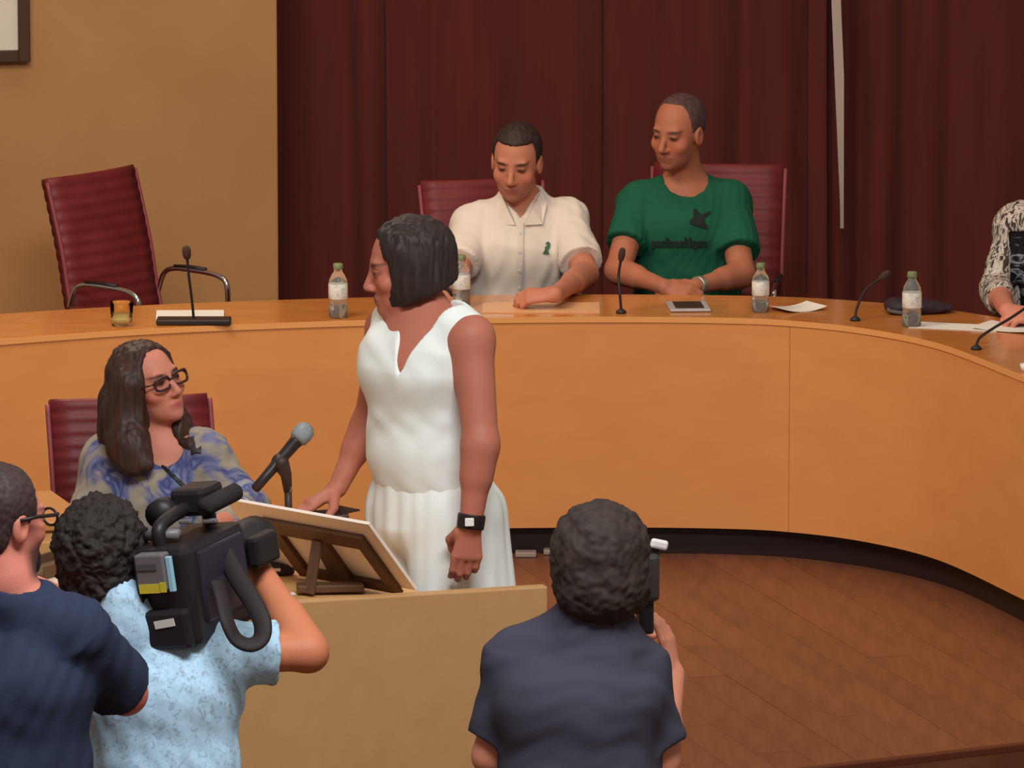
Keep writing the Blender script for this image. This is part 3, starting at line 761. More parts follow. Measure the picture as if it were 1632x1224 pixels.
# ---- handheld microphone on a short stand
hp = dp(485, 688, 16.0); tp = dp(405, 781, 15.93)
bt = Vector((dp(458, 815, 15.96).x, 15.96, .742))
stn = empty('microphone_stand', bt, None, 'short black microphone stand holding a microphone behind the easel', 'stand')
MB().lathe([(.055, 0), (.055, .008), (.02, .016), (.012, .02)], seg=24).build('base', m_dk, stn, smooth=True)
jn = dp(452, 735, 15.96)-bt
MB().tube([(0, 0, .012), dp(460, 815, 15.96)-bt, dp(459, 782, 15.96)-bt], .0095, 12).build('tube', m_dk, stn, smooth=True)
MB().lathe([(.0105, 0), (.0105, .014)], (dp(459, 784, 15.96)-bt), 14).build('ring', mat('ring_steel', (170, 150, 120), .4, metal=.6), stn, smooth=True)
MB().tube([dp(459, 784, 15.96)-bt, dp(456, 757, 15.96)-bt, dp(448, 738, 15.96)-bt, dp(440, 735, 15.95)-bt], [.0105, .014, .022, .019], 12).build('clip', m_dk, stn, smooth=True)
mic = empty('handheld_microphone', tp, None, 'black handheld microphone with silver mesh head pointing at the standing woman', 'microphone')
ax = (hp-tp); L_ = ax.length; Rm = ax.to_track_quat('Z', 'Y').to_matrix()
MB().lathe([(.008, 0), (.012, .004), (.0125, .05), (.0165, L_-.035), (.018, L_-.03)], (0, 0, 0), 20, Rm).build('handle', mat('mic_body', (46, 36, 34), .4), mic, smooth=True)
MB().lathe([(.018, L_-.030), (.024, L_-.022), (.0255, L_-.006), (.023, L_+.010), (.012, L_+.020), (.002, L_+.022)], (0, 0, 0), 20, Rm).build('mesh_head', mat('mic_mesh', (150, 156, 160), .45, metal=.4, bump=.6, bscale=600), mic, smooth=True)

# ================================================================== PEOPLE
V3 = Vector
def legs_seated(J, fwd, root, m, mshoe, floor=0.0, h=.010, seat=.53):
    """thighs forward along fwd, shins down, shoes"""
    fwd = V3(fwd).normalized(); rt = (J['shR']-J['shL']); rt.z = 0; rt.normalize(); P = []; S = []
    pel = J['pel'].copy(); pel.z = max(seat+.05, pel.z)
    P.append(ecap(pel+V3((0, 0, .05)), pel, rt, (J['rp'][0]+.01, J['rp'][1]+.01), (J['rp'][0]+.02, .12), .04))
    for s in (-1, 1):
        hip = pel+rt*s*.09; kn = V3((hip.x, hip.y, seat+.03))+fwd*.40+rt*s*.02; an = V3((kn.x, kn.y, floor+.09))-fwd*.02
        P += [cone(hip, kn, .085, .06, .04), cone(kn, an, .06, .048, .03)]
        S.append((an, s))
    solid('trousers', P, h, m, root, .004, 16, 5)
    for an, s in S:
        solid('shoe', [ecap(V3((an.x, an.y, floor+.045)), V3((an.x, an.y, floor+.035))+fwd*.14, rt, (.042, .04), (.042, .03), .02), cone(an, an-V3((0, 0, .04)), .045, .045, .02), box((an.x, an.y, floor-.098), (.5, .5, .1), op='s')], .007, mshoe, root)
m_dark_tr = mat('dark_trousers', (40, 34, 38), .85, bump=.1); m_shoe = mat('dark_shoes', (34, 28, 26), .5)
def nape(J, fr, r=.054, r2=.058):
    return [cone(fr(0, -.025, -.055), J['nec'], r*fr.s, r2, .03)]

# ---------------------------------------------------------------- man in white shirt
def man_white():
    Y = 20.86
    J = dict(nec=dp(829, 322, Y+.02), shR=dp(751, 361, Y+.0), shL=dp(906, 351, Y+.02), che=dp(824, 400, Y-.01), wai=dp(820, 470, Y+.03), pel=dp(820, 545, Y+.08),
             rp=(.165, .12), rw=(.155, .115), rc=(.168, .115))
    elR, wrR = dp(727, 437, Y-.20), gp(704, 476, .775)
    elL, wrL = dp(932, 437, Y-.20), gp(884, 470, .787)
    root = person((dp(825, 470, Y).x, Y, 0), 'man in white short-sleeved shirt with green ribbon seated behind the curved desk')
    fr = Fr(dp(823, 257, Y-.06), (-.20, -1, -.24), (0.03, -.12, 1), .97)
    P = head(fr)+nape(J, fr)+torso(J)+arm(J['shR'], elR, wrR)+arm(J['shL'], elL, wrL)
    P += hand(wrR, (.1, -1, -.06), (0, 0, 1), 'R', (.2, .3, .2), .3)+hand(wrL, (-1, .12, -.06), (0, -.5, .9), 'L', (.5, .7, .5), .5)
    solid('body', P, .0038, SKIN('skin_light'), root, paint=skin((190, 120, 92), fr, (150, 84, 70), (70, 40, 32), (66, 38, 30), (150, 92, 76), .6))
    # short dark hair
    Hh = [fr.ell((0, -.018, .036), (.081, .103, .089)), fr.box((0, .115, .010), (.2, .09, .066)), fr.box((0, .08, -.10), (.2, .115, .085)), fr.box((0, 0, -.16), (.2, .2, .10))]
    solid('hair', Hh, .004, mat('hair_black', (40, 26, 22), .6, col2=(56, 38, 32), scale=60), root, .0022, 90, 3, rough=True)
    # shirt
    S = torso(J, .015)
    sR = J['shR'].lerp(elR, .80); sL = J['shL'].lerp(elL, .80)
    S += [tube(J['shR']+(J['shR']-sR).normalized()*.01, sR, .056, .066, .022), tube(J['shL']+(J['shL']-sL).normalized()*.01, sL, .056, .070, .022)]
    f0 = V3((0, -1, 0)); n = J['nec']
    S += [cone(n+V3((0, .0, .015)), n-V3((0, 0, .03)), .070, .078, .03)]
    # open collar: a wedge cut out of the front
    S += [wedge(dp(829, 352, Y-.10), V3((1, 0, 0)), V3((0, 0, 1)), V3((0, 1, 0)), .10, .066, .11, .004), cone(n+V3((0, .0, .10)), n+V3((0, -.01, .015)), .062, .060, .008, 's')]
    m_sh = mat('white_cotton', (224, 208, 192), .8, spec=.2, bump=.12, bscale=180)
    sh = solid('shirt', S, .0055, m_sh, root, .0050, 40, 11, (1, 1, .6))
    drape(sh, root)
    # collar wings, placket, buttons, ribbon laid on the cloth
    cl = MB(); ln = n-V3(root.location)
    for sg, name in ((-1, 'collar_wing'), (1, 'collar_wing')):
        a = [(sg*.062, -.030, .034), (sg*.080, -.062, .000), (sg*.066, -.108, -.058), (sg*.012, -.128, -.058), (sg*.036, -.100, -.012), (sg*.056, -.052, .032)]
        v = [ln+V3(x) for x in a]; v2 = [x+V3((sg*.004, -.004, .003)) for x in v]; k = len(v)
        o = MB().add(v+v2, [tuple(range(k)), tuple(range(k, 2*k))[::-1]]+[(i, k+i, k+(i+1) % k, (i+1) % k) for i in range(k)]).build(name, m_sh, sh)
        bm = bmesh.new(); bm.from_mesh(o.data); bmesh.ops.recalc_face_normals(bm, faces=bm.faces); bm.to_mesh(o.data); bm.free()
    onto(sh, root, 'placket', [(826, 354), (834, 354), (833, 420), (829, 472), (821, 472), (825, 420)], m_sh, .005)
    for y in (372, 402, 432, 460): onto(sh, root, 'button', [(829+2.2*math.cos(a)-.02*(y-372), y+2.2*math.sin(a)) for a in np.linspace(0, 6.28, 9)[:-1]], mat('button', (210, 196, 180), .4), .007)
    m_rb = mat('ribbon_green', (62, 104, 70), .7)
    onto(sh, root, 'ribbon', [(869, 388), (873, 385), (877, 388), (876, 395), (871, 402), (867, 406), (865, 403), (870, 396), (872, 390)], m_rb, .004)
    onto(sh, root, 'ribbon', [(869, 392), (872, 396), (875, 405), (871, 406), (868, 397)], m_rb, .005)
    # wristwatch
    w0 = wrR+V3((0, .03, .004)); wt = solid('watch_band', [tube(w0+V3((0, -.012, 0)), w0+V3((.002, .014, .003)), .031, .032, 0)], .003, mat('watch_black', (34, 26, 26), .4), root)
    legs_seated(J, (0, -1, 0), root, m_dark_tr, m_shoe)
def drape(o, root): o['_d'] = 1; del o['_d']
def onto(cloth, root, name, poly, m, off=.003, sub=1):
    """flat print or trim: outline given as seen, laid on the real surface of the cloth"""
    dg = cloth.data; base = V3(root.location)
    bv = onto.cache.get(cloth.name)
    if bv is None:
        bv = BVHTree.FromPolygons([v.co for v in dg.vertices], [tuple(p.vertices) for p in dg.polygons]); onto.cache[cloth.name] = bv
    bm = bmesh.new(); vs_ = [bm.verts.new((x, y, 0)) for x, y in poly]; bm.faces.new(vs_)
    bmesh.ops.triangulate(bm, faces=bm.faces[:])
    for _ in range(5):
        le = [e for e in bm.edges if e.calc_length() > 6]
        if not le: break
        bmesh.ops.subdivide_edges(bm, edges=le, cuts=1); bmesh.ops.triangulate(bm, faces=bm.faces[:])
    ok = True; o0 = V3((0, 0, HC))-base
    for v in bm.verts:
        d = ray(v.co.x, v.co.y).normalized(); hit = bv.ray_cast(o0, d)
        if hit[0] is None: ok = False; break
        nn = hit[1] if hit[1].dot(d) < 0 else -hit[1]
        v.co = hit[0]+nn*off*.4-d*off*.8
    if not ok: bm.free(); print('missed', name); return None
    me = bpy.data.meshes.new(name)
    bmesh.ops.recalc_face_normals(bm, faces=bm.faces)
    bm.to_mesh(me); bm.free(); o = link(name, me, cloth, m)
    s = o.modifiers.new('thick', 'SOLIDIFY'); s.thickness = .002; s.offset = 0
    return o
onto.cache = {}
man_white()

# ---------------------------------------------------------------- man in green T-shirt
def man_green():
    Y = 20.92
    J = dict(nec=dp(1092, 288, Y+.02), shR=dp(1017, 322, Y-.0), shL=dp(1163, 322, Y+.02), che=dp(1094, 365, Y-.01), wai=dp(1096, 440, Y), pel=dp(1098, 540, Y+.05),
             rp=(.16, .115), rw=(.150, .11), rc=(.160, .112))
    elR, wrR = dp(985, 431, Y-.20), dp(1058, 457, Y-.40)
    elL, wrL = dp(1182, 437, Y-.18), dp(1108, 457, Y-.38)
    root = person((dp(1094, 470, Y).x, Y, 0), 'balding man in green T-shirt with clasped hands behind the curved desk')
    fr = Fr(dp(1080, 210, Y-.05), (-.62, -1, -.16), (.03, -.06, 1), .97)
    P = head(fr, nose=1.04)+nape(J, fr, .052)+torso(J)+arm(J['shR'], elR, wrR)+arm(J['shL'], elL, wrL)
    P += hand(wrR, (.85, -.35, -.25), (-.1, -.75, .65), 'R', (.5, .6, .4), .4)+hand(wrL, (-.85, -.35, -.15), (.0, -.6, .8), 'L', (.6, .7, .5), .5)
    solid('body', P, .0038, SKIN('skin_light'), root, paint=skin((176, 106, 76), fr, (140, 78, 66), (84, 56, 48), (60, 32, 24), (132, 84, 68), .55))
    Hh = [fr.ell((0, -.022, .033), (.0795, .0995, .090)), fr.box((0, .135, -.04), (.2, .105, .135), .012), fr.box((0, .15, .05), (.2, .095, .25), .02), fr.box((0, .05, -.10), (.2, .085, .088)), fr.box((0, 0, -.16), (.2, .2, .10))]
    solid('hair', Hh, .004, mat('hair_greying', (88, 62, 60), .7, col2=(70, 46, 44), scale=60), root, .001, 120, 3)
    S = torso(J, .015)
    sR = J['shR'].lerp(elR, .62); sL = J['shL'].lerp(elL, .70)
    S += [tube(J['shR']+(J['shR']-sR).normalized()*.01, sR, .056, .066, .022), tube(J['shL']+(J['shL']-sL).normalized()*.01, sL, .056, .072, .022)]
    n = J['nec']; S += [cone(n+V3((0, -.03, .13)), n+V3((0, -.035, .0)), .065, .068, .008, 's')]
    m_g = mat('green_cotton', (30, 88, 64), .85, spec=.15, bump=.12, bscale=180)
    sh = solid('t_shirt', S, .0055, m_g, root, .0045, 42, 21, (1, 1, .7))
    m_pr = mat('print_black', (26, 34, 30), .8)
    # bird-like emblem and the word line
    onto(sh, root, 'emblem', [(1105, 334), (1109, 332), (1113, 338), (1119, 342), (1132, 336), (1133, 340), (1122, 347), (1122, 352), (1128, 362), (1127, 366), (1121, 364), (1114, 352), (1108, 352), (1100, 357), (1099, 352), (1106, 345)], m_pr)
    x = 1039
    r = random.Random(5)
    for i in range(12):
        up = i in (3, 7, 8); dn_ = i in (0, 9)
        onto(sh, root, 'letter', [(x, 384 if not up else 378), (x+2.6, 384 if not up else 378), (x+2.6, 385), (x+6.2, 385), (x+6.2, 388), (x+3.2, 388.5), (x+3.2, 391), (x+6.2, 391), (x+6.2, 394), (x, 394 if not dn_ else 399)], m_pr)
        x += 7.4
    w0 = wrL+V3((.012, .006, .004)); d = (elL-wrL).normalized()
    solid('watch_band', [tube(w0-d*.010, w0+d*.012, .0295, .030, 0)], .003, mat('steel', (190, 180, 160), .3, metal=.8), root)
    legs_seated(J, (0, -1, 0), root, m_dark_tr, m_shoe)
man_green()

# ---------------------------------------------------------------- person at the right edge
def person_right():
    Y = 20.45
    J = dict(nec=dp(1722, 318, Y), shR=dp(1622, 362, Y+.06), shL=dp(1800, 352, Y-.08), che=dp(1712, 420, Y), wai=dp(1716, 500, Y+.02), pel=dp(1722, 580, Y+.08),
             rp=(.17, .13), rw=(.16, .12), rc=(.165, .12))
    elR, wrR = dp(1588, 465, Y-.02), gp(1606, 495, .785)
    elL, wrL = dp(1790, 470, Y-.3), gp(1668, 498, .785)
    root = person((J['pel'].x, Y+.06, 0), 'person in black and white patterned cardigan cut off by the right edge')
    fr = Fr(dp(1722, 255, Y-.05), (-.5, -1, -.1), (0, 0, 1), .94)
    P = head(fr, True)+nape(J, fr, .048, .052)+torso(J)+arm(J['shR'], elR, wrR)+arm(J['shL'], elL, wrL)
    P += hand(wrR, (.75, -.6, -.1), (-.1, -.3, .9), 'R', (.3, .4, .3), .4)+hand(wrL, (-.95, -.1, -.05), (0, -.3, .9), 'L', (.4, .5, .3), .4)
    solid('body', P, .0042, SKIN('skin_light'), root, paint=skin((205, 128, 104), fr, (170, 90, 80)))
    solid('hair', [fr.ell((0, -.022, .03), (.088, .11, .095)), fr.ell((0, -.04, -.05), (.09, .075, .09), .03), fr.box((0, .12, -.03), (.2, .085, .10))], .005, mat('hair_brown', (64, 42, 34), .6, col2=(78, 52, 42), scale=50), root, .003, 60, 3)
    T = torso(J, .014)+[cone(J['shR'], elR, .055, .046, .02)]; n = J['nec']
    tp_ = solid('top', T+[cone(n+V3((0, -.05, .12)), n+V3((0, -.06, .0)), .06, .06, .01, 's')], .006, pattern('black_print', (26, 22, 26), [(.56, (26, 22, 26)), (.60, (150, 150, 160)), (.66, (26, 22, 26))], 7, stretch=(1, 1, 3)), root, .003, 12, 3)
    S = torso(J, .030)+[tube(J['shR'], J['shR'].lerp(elR, .98), .058, .056, .03), cone(elR, elR.lerp(wrR, .35), .054, .050, .02), tube(J['shL'], elL, .066, .06, .03), cone(elL, elL.lerp(wrL, .5), .055, .05, .02)]
    S += [box(J['che']+V3((-.095, -.16, -.12)), (.105, .17, .22), None, 0, .01, 's'), cone(n+V3((0, -.05, .16)), n+V3((0, -.10, -.06)), .07, .07, .01, 's')]
    solid('cardigan', S, .006, pattern('woven_black_white', (60, 50, 46), [(.40, (70, 60, 54)), (.47, (214, 200, 184)), (.55, (196, 180, 164)), (.60, (66, 56, 50))], 52, stretch=(1, 1, .35)), root, .006, 60, 9)
    legs_seated(J, (-.5, -1, 0), root, m_dark_tr, m_shoe)
person_right()

# ---------------------------------------------------------------- standing woman in white
def woman_white():
    Y = 16.0
    J = dict(nec=dp(676, 496, Y+.0), shR=dp(618, 522, Y+.13), shL=dp(752, 540, Y-.13), che=dp(672, 585, Y-.0), wai=dp(672, 725, Y+.01), pel=dp(690, 815, Y+.02),
             rp=(.165, .12), rw=(.130, .098), rc=(.148, .105), rs=.048)
    elR, wrR = dp(588, 672, Y+.16), dp(538, 778, Y+.10)
    elL, wrL = dp(766, 705, Y-.20), dp(750, 836, Y-.22)
    root = person((dp(690, 800, Y).x, Y, 0), 'woman in white sleeveless top and wide white trousers standing behind the near table')
    fr = Fr(dp(648, 425, Y-.0), (-1, -.10, -.14), (-.05, 0, 1), .98)
    w = (J['shR']-J['shL']).normalized(); fw = V3((w.y, -w.x, 0)); fw = -fw if fw.y > 0 else fw
    P = head(fr, True, 1.0)+nape(J, fr, .046, .054)+torso(J)
    P += [ecap(J['che']+fw*.030+w*.055, J['che']+fw*.030-w*.055, V3((0, 0, 1)), (.070, .078), (.070, .078), .04), ecap(J['che'].lerp(J['nec'], .45)+fw*.02, J['che'].lerp(J['nec'], .1)+fw*.03, w, (.105, .075), (.12, .08), .04)]
    P += arm(J['shR'], elR, wrR, (.046, .037, .036, .024))+arm(J['shL'], elL, wrL, (.052, .043, .040, .027))
    P += hand(wrR, (-.75, -.30, -.42), (-.35, -.1, .9), 'R', (.1, .3, .2), .2)+hand(wrL, (-.12, .0, -1), (.15, -1, .1), 'L', (.2, .55, .5), .9, 1.0)
    solid('body', P, .004, SKIN('skin_light'), root, paint=skin((182, 108, 86), fr, (150, 78, 70), (70, 44, 38), (70, 44, 38)))
    # straight bob, longer towards the chin
    Hh = [fr.ell((0, -.020, .030), (.093, .110, .098)), fr.ell((0, -.022, -.04), (.096, .098, .09), .03),
          fr.box((0, .150, -.04), (.3, .090, .145), .012), fr.box((0, .10, .0), (.3, .05, .03), .01),
          box(fr(0, .02, -.19), (.3, .25, .095), Fr(fr.c, fr.f+fr.u*-.28, fr.u).R, 0, .01, 's')]
    solid('hair', Hh, .004, mat('hair_near_black', (44, 33, 30), .55, col2=(56, 43, 39), scale=40, stretch=(3, 3, .5), spec=.3), root, .005, 60, 3, (1, 1, .15), rough=True)
    # sleeveless top with a deep V
    n = J['nec']; w = (J['shR']-J['shL']).normalized(); fw = V3((w.y, -w.x, 0))
    if fw.y > 0: fw = -fw
    S = [ecap(J['pel']+V3((0, 0, .05)), J['wai'], w, (.158, .118), (.146, .112), .04), ecap(J['wai'], J['che'], w, (.146, .112), (.160, .120), .04), ecap(J['che'], J['che'].lerp(n, .5), w, (.160, .118), (.128, .088), .04)]
    for s in ('shR', 'shL'):
        mid = n.lerp(J[s], .60)+V3((0, 0, .004)); S.append(cone(mid+V3((0, .01, 0)), J['che'].lerp(J[s], .55), .054, .085, .04)); S.append(cone(n.lerp(J[s], .45)+V3((0, 0, .004)), n.lerp(J[s], .86)+V3((0, 0, .006)), .055, .055, .03))
    S += [ecap(J['che']+fw*.035+w*.06, J['che']+fw*.035-w*.06+V3((0, 0, -.005)), V3((0, 0, 1)), (.075, .085), (.075, .085), .04)]
    S += [cone(n.lerp(J['shR'], .50)+fw*.012, J['che'].lerp(J['shR'], .40)+fw*.045+V3((0, 0, .01)), .056, .070, .03), cone(n.lerp(J['shL'], .60)+fw*.01, J['che'].lerp(J['shL'], .40)+fw*.04+V3((0, 0, .01)), .050, .070, .03)]
    vb = dp(656, 596, Y-.11)
    S.append(wedge(vb, w, V3((0, 0, 1)), fw, .24, .100, .125, .004))
    S += [cone(n+V3((0, 0, .16)), n+V3((0, .0, .022)), .075, .066, .01, 's')]
    for s, e_ in (('shR', elR), ('shL', elL)):
        sg = 1 if s == 'shR' else -1; a = J[s]+w*sg*(.105 if s == 'shR' else .070)
        S.append(ecap(a+V3((0, 0, .12)), a-V3((0, 0, .13)), fw, (.09, .050), (.055, .040), .01, 's'))
    m_w = mat('white_crepe', (234, 236, 228), .75, spec=.25, bump=.1, bscale=200)
    solid('top', S, .0045, m_w, root, .0036, 42, 31, (.7, .7, 1.1))
    # wide trousers with pleats
    hipw = dp(700, 820, Y); T = [ecap(J['wai']-V3((0, 0, .03)), J['pel'], w, (.138, .106), (.168, .140), .03)]
    for s in (-1, 1):
        a = J['pel']+w*s*.075; b = V3((a.x+w.x*s*.02, a.y+w.y*s*.02, .03)); b += V3((.015, 0, 0))
        T.append(ecap(a, V3((b.x, b.y, .40)), w, (.098, .125), (.105, .130), .02)); T.append(ecap(V3((b.x, b.y, .45)), V3((b.x, b.y, .10)), w, (.105, .130), (.112, .135), .03))
    T.append(cone(J['pel']-w*.09+V3((0.03, .03, -.02)), J['pel']-w*.10+V3((.06, .03, -.5)), .09, .10, .05))
    T.append(box((J['pel'].x, J['pel'].y, -.075), (.6, .6, .1), op='s'))
    for (x0_, x1_, r_) in ((683, 680, .007), (640, 634, .005), (735, 742, .006)):
        T.append(cone(dp(x0_, 795, Y-.160), dp(x1_, 960, Y-.165), r_, r_, .03, 's'))
    solid('trousers', T, .006, m_w, root, .007, 42, 8, (1, 1, .07))
    for s in (-1, 1):
        c = J['pel']+w*s*.10+fw*.08
        solid('shoe', [ecap(V3((c.x, c.y, .035)), V3((c.x, c.y, .028))+fw*.12, w, (.038, .034), (.036, .026), .02), box((c.x, c.y, -.097), (.5, .5, .1), op='s')], .006, m_shoe, root)
    d = (wrL-elL).normalized(); w0 = wrL-d*.008
    wb = solid('watch_band', [tube(w0-d*.018, w0+d*.018, .0345, .0335, 0)], .003, mat('watch_black', (34, 26, 26), .4), root)
    f2 = V3((-.1, -1, .12)).normalized(); c = w0+f2*.036-V3(root.location)
    MB().box(c, (.022, .008, .020), Matrix.Rotation(.1, 3, 'Z')).build('watch_face', mat('watch_white', (236, 236, 230), .3), wb, bevel=.002)
woman_white()

# ---------------------------------------------------------------- seated woman with glasses
def woman_seated():
    Y = 16.72
    J = dict(nec=dp(252, 703, Y+.0), shR=dp(172, 735, Y+.03), shL=dp(327, 728, Y-.03), che=dp(252, 785, Y-.0), wai=dp(252, 860, Y+.0), pel=dp(252, 950, Y+.06),
             rp=(.17, .13), rw=(.145, .115), rc=(.150, .112), rs=.05)
    elR, wrR = dp(140, 840, Y-.05), gp(190, 850, .80)
    elL, wrL = dp(392, 815, Y-.08), gp(330, 850, .80)
    root = person((J['pel'].x, Y+.06, 0), 'seated woman with long brown hair and glasses in a blue floral blouse')
    fr = Fr(dp(238, 611, Y-.02), (.72, -.72, .24), (-.36, .06, 1), .92)
    P = head(fr, True)+nape(J, fr, .045, .052)+torso(J)+arm(J['shR'], elR, wrR, (.044, .038, .036, .025))+arm(J['shL'], elL, wrL, (.044, .038, .036, .025))
    P += hand(wrR, (.6, -.7, -.05), (0, 0, 1), 'R')+hand(wrL, (-.6, -.7, -.05), (0, 0, 1), 'L')
    solid('body', P, .004, SKIN('skin_light'), root, paint=skin((204, 128, 104), fr, (176, 90, 84), (70, 42, 34), (60, 36, 32)))
    n = J['nec']; fd = [dp(222, 600, Y-.03), dp(204, 650, Y-.06), dp(200, 700, Y-.09), dp(215, 738, Y-.135)]
    Hh = [fr.ell((0, -.022, .028), (.088, .112, .098)), fr.ell((-.01, -.05, -.03), (.088, .08, .10), .03),
          fr.box((0, .150, -.05), (.3, .092, .135), .012)]
    for a, b, ra, rb in ((fr(.07, .0, .02), dp(200, 660, Y-.05), .045, .055), (dp(200, 660, Y-.05), dp(205, 715, Y-.10), .052, .050), (dp(205, 715, Y-.10), dp(212, 745, Y-.13), .044, .026), (dp(215, 700, Y-.10), dp(234, 742, Y-.14), .034, .018), (dp(190, 700, Y-.08), dp(196, 738, Y-.11), .034, .016),
                         (dp(188, 640, Y+.0), dp(182, 690, Y-.0), .05, .045), (fr(-.06, -.03, -.03), dp(287, 690, Y+.0), .040, .036), (dp(287, 680, Y-.02), dp(305, 712, Y-.08), .034, .018)):
        Hh.append(cone(a, b, ra, rb, .025))
    Hh.append(fr.box((.0, .150, -.04), (.062, .094, .13), .012))
    solid('hair', Hh, .0045, mat('hair_dark_brown', (54, 34, 28), .5, col2=(70, 46, 38), scale=30, stretch=(3, 3, .4), spec=.3), root, .005, 60, 4, (1, 1, .10), rough=True)
    S = torso(J, .018)
    S += [cone(J['shR'], elR, .062, .062, .03), cone(elR, elR.lerp(wrR, .5), .060, .055, .03), cone(J['shL'], elL, .062, .060, .03), cone(elL, elL.lerp(wrL, .5), .058, .055, .03)]
    S += [cone(n+V3((.02, -.03, .12)), n+V3((.02, -.05, .0)), .060, .058, .01, 's'), cone(n+V3((.02, -.06, .02)), n+V3((.012, -.15, -.075)), .055, .010, .01, 's')]
    m_f = pattern('floral_print', (146, 132, 114), [(.42, (160, 146, 126)), (.50, (150, 138, 122)), (.55, (110, 110, 140)), (.60, (66, 70, 118)), (.64, (120, 128, 158)), (.70, (170, 162, 152))], 9)
    bl = solid('blouse', S, .0055, m_f, root, .004, 42, 41)
    m_bk = mat('cord_black', (30, 24, 24), .5)
    onto(bl, root, 'neck_cord', [(247, 734), (251, 732), (303, 780), (300, 784)], m_bk, .006)
    onto(bl, root, 'bow', [(303, 712), (309, 709), (314, 716), (321, 711), (321, 722), (312, 721), (305, 724)], m_bk, .006)
    # spectacles
    gl = empty_part('glasses', root)
    m_gl = mat('spectacle_frame', (66, 34, 36), .35)
    g = MB()
    def rim(s): return [fr(s*.034+.028*math.copysign(abs(math.cos(a))**.6, math.cos(a)), .100-.010*abs(math.cos(a)), -.002+.0165*math.copysign(abs(math.sin(a))**.6, math.sin(a)))-V3(root.location) for a in np.linspace(0, 2*math.pi, 19)[:-1]]
    for s in (-1, 1): g.tube(rim(s), .0038, 6, True)
    g.tube([fr(-.010, .099, .004)-V3(root.location), fr(.010, .099, .004)-V3(root.location)], .0028, 6)
    for s in (-1, 1): g.tube([fr(s*.056, .090, .005)-V3(root.location), fr(s*.075, .07, .006)-V3(root.location), fr(s*.082, -.01, .004)-V3(root.location)], .0026, 6)
    o = g.build('glasses', m_gl, root, smooth=True)
    for s in (-1, 1):
        rr = rim(s); MB().add(rr, [tuple(range(len(rr)))]).build('lens', mat('lens_glass', (235, 240, 245), .05, trans=1.0, ior=1.02, alpha=.35), o)
    legs_seated(J, (.2, -1, 0), root, m_dark_tr, m_shoe, seat=.53)
def empty_part(n, r): return None
woman_seated()

# ---------------------------------------------------------------- television cameraman
FLH = -.42
def legs_standing(pel, w, fw, root, m, rp=(.165, .12), h=.010):
    T = [ecap(pel+V3((0, 0, .10)), pel, w, (rp[0]+.004, rp[1]+.004), (rp[0]+.01, rp[1]+.01), .03)]
    for s in (-1, 1):
        a = pel+w*s*.085-V3((0, 0, .03)); kn = V3((a.x, a.y, FLH+.48))+fw*.03+w*s*.02; an = V3((kn.x, kn.y, FLH+.08))-fw*.03
        T += [cone(a, kn, .085, .062, .04), cone(kn, an, .062, .050, .03)]
        solid('shoe', [ecap(V3((an.x, an.y, FLH+.05)), V3((an.x, an.y, FLH+.04))+fw*.15, w, (.044, .045), (.044, .033), .02), box((an.x, an.y, FLH-.097), (.5, .5, .1), op='s')], .008, m_shoe, root)
    solid('trousers', T, h, m, root, .004, 16, 6)
def cameraman():
    Y = 14.2
    J = dict(nec=dp(190, 972, Y), shR=dp(355, 1040, Y+.04), shL=dp(150, 1010, Y+.08), che=dp(262, 1110, Y+.02), wai=dp(262, 1230, Y), pel=dp(262, 1330, Y+.0),
             rp=(.150, .115), rw=(.140, .11), rc=(.150, .115), rs=.055)
    elR, wrR = dp(492, 1040, Y+.08), dp(408, 900, Y+.28)
    elL, wrL = dp(120, 1110, Y+.25), dp(190, 960, Y+.42)
    root = person((J['pel'].x, Y, FLH), 'cameraman with round black hair and speckled light blue T-shirt shouldering a video camera')
    fr = Fr(dp(168, 880, Y+.06), (.42, .9, .05), (-.05, 0, 1), .98)
    P = head(fr)+nape(J, fr)+torso(J)+arm(J['shR'], elR, wrR, (.048, .040, .040, .027))+arm(J['shL'], elL, wrL)
    dh = (dp(372, 838, Y+.40)-wrR)
    P += hand(wrR, dh, (.75, -.4, .35), 'R', (.3, .5, .4), .4)+hand(wrL, (.5, .5, .4), (-.5, -.5, .3), 'L', (.4, .6, .4), .4)
    solid('body', P, .0042, SKIN('skin_light'), root, paint=skin((200, 120, 84), None))
    Hh = [fr.ell((0, -.022, .022), (.100, .118, .112)), fr.ell((0, -.045, -.06), (.085, .075, .07), .03), fr.box((0, .16, -.02), (.3, .085, .09), .02)]
    solid('hair', Hh, .004, mat('hair_curly_black', (34, 26, 23), .75, col2=(44, 34, 30), scale=60), root, .010, 55, 4, rough=True)
    S = torso(J, .015); fr_s = J['shR'].lerp(elR, .62)
    S += [tube(J['shR'].lerp(elR, -.1), fr_s, .060, .072, .03), cone(J['shL'], J['shL'].lerp(elL, .6), .062, .066, .03), cone(J['nec']+V3((0, 0, .02)), J['nec']-V3((0, 0, .04)), .062, .07, .03)]
    m_b = pattern('speckled_blue', (120, 138, 150), [(.36, (150, 172, 188)), (.44, (170, 200, 220)), (.60, (176, 208, 228)), (.70, (186, 216, 234))], 75)
    solid('t_shirt', S, .0055, m_b, root, .004, 42, 51)
    legs_standing(J['pel'], V3((1, .1, 0)).normalized(), V3((.3, 1, 0)).normalized(), root, mat('jeans', (40, 46, 66), .8))
cameraman()
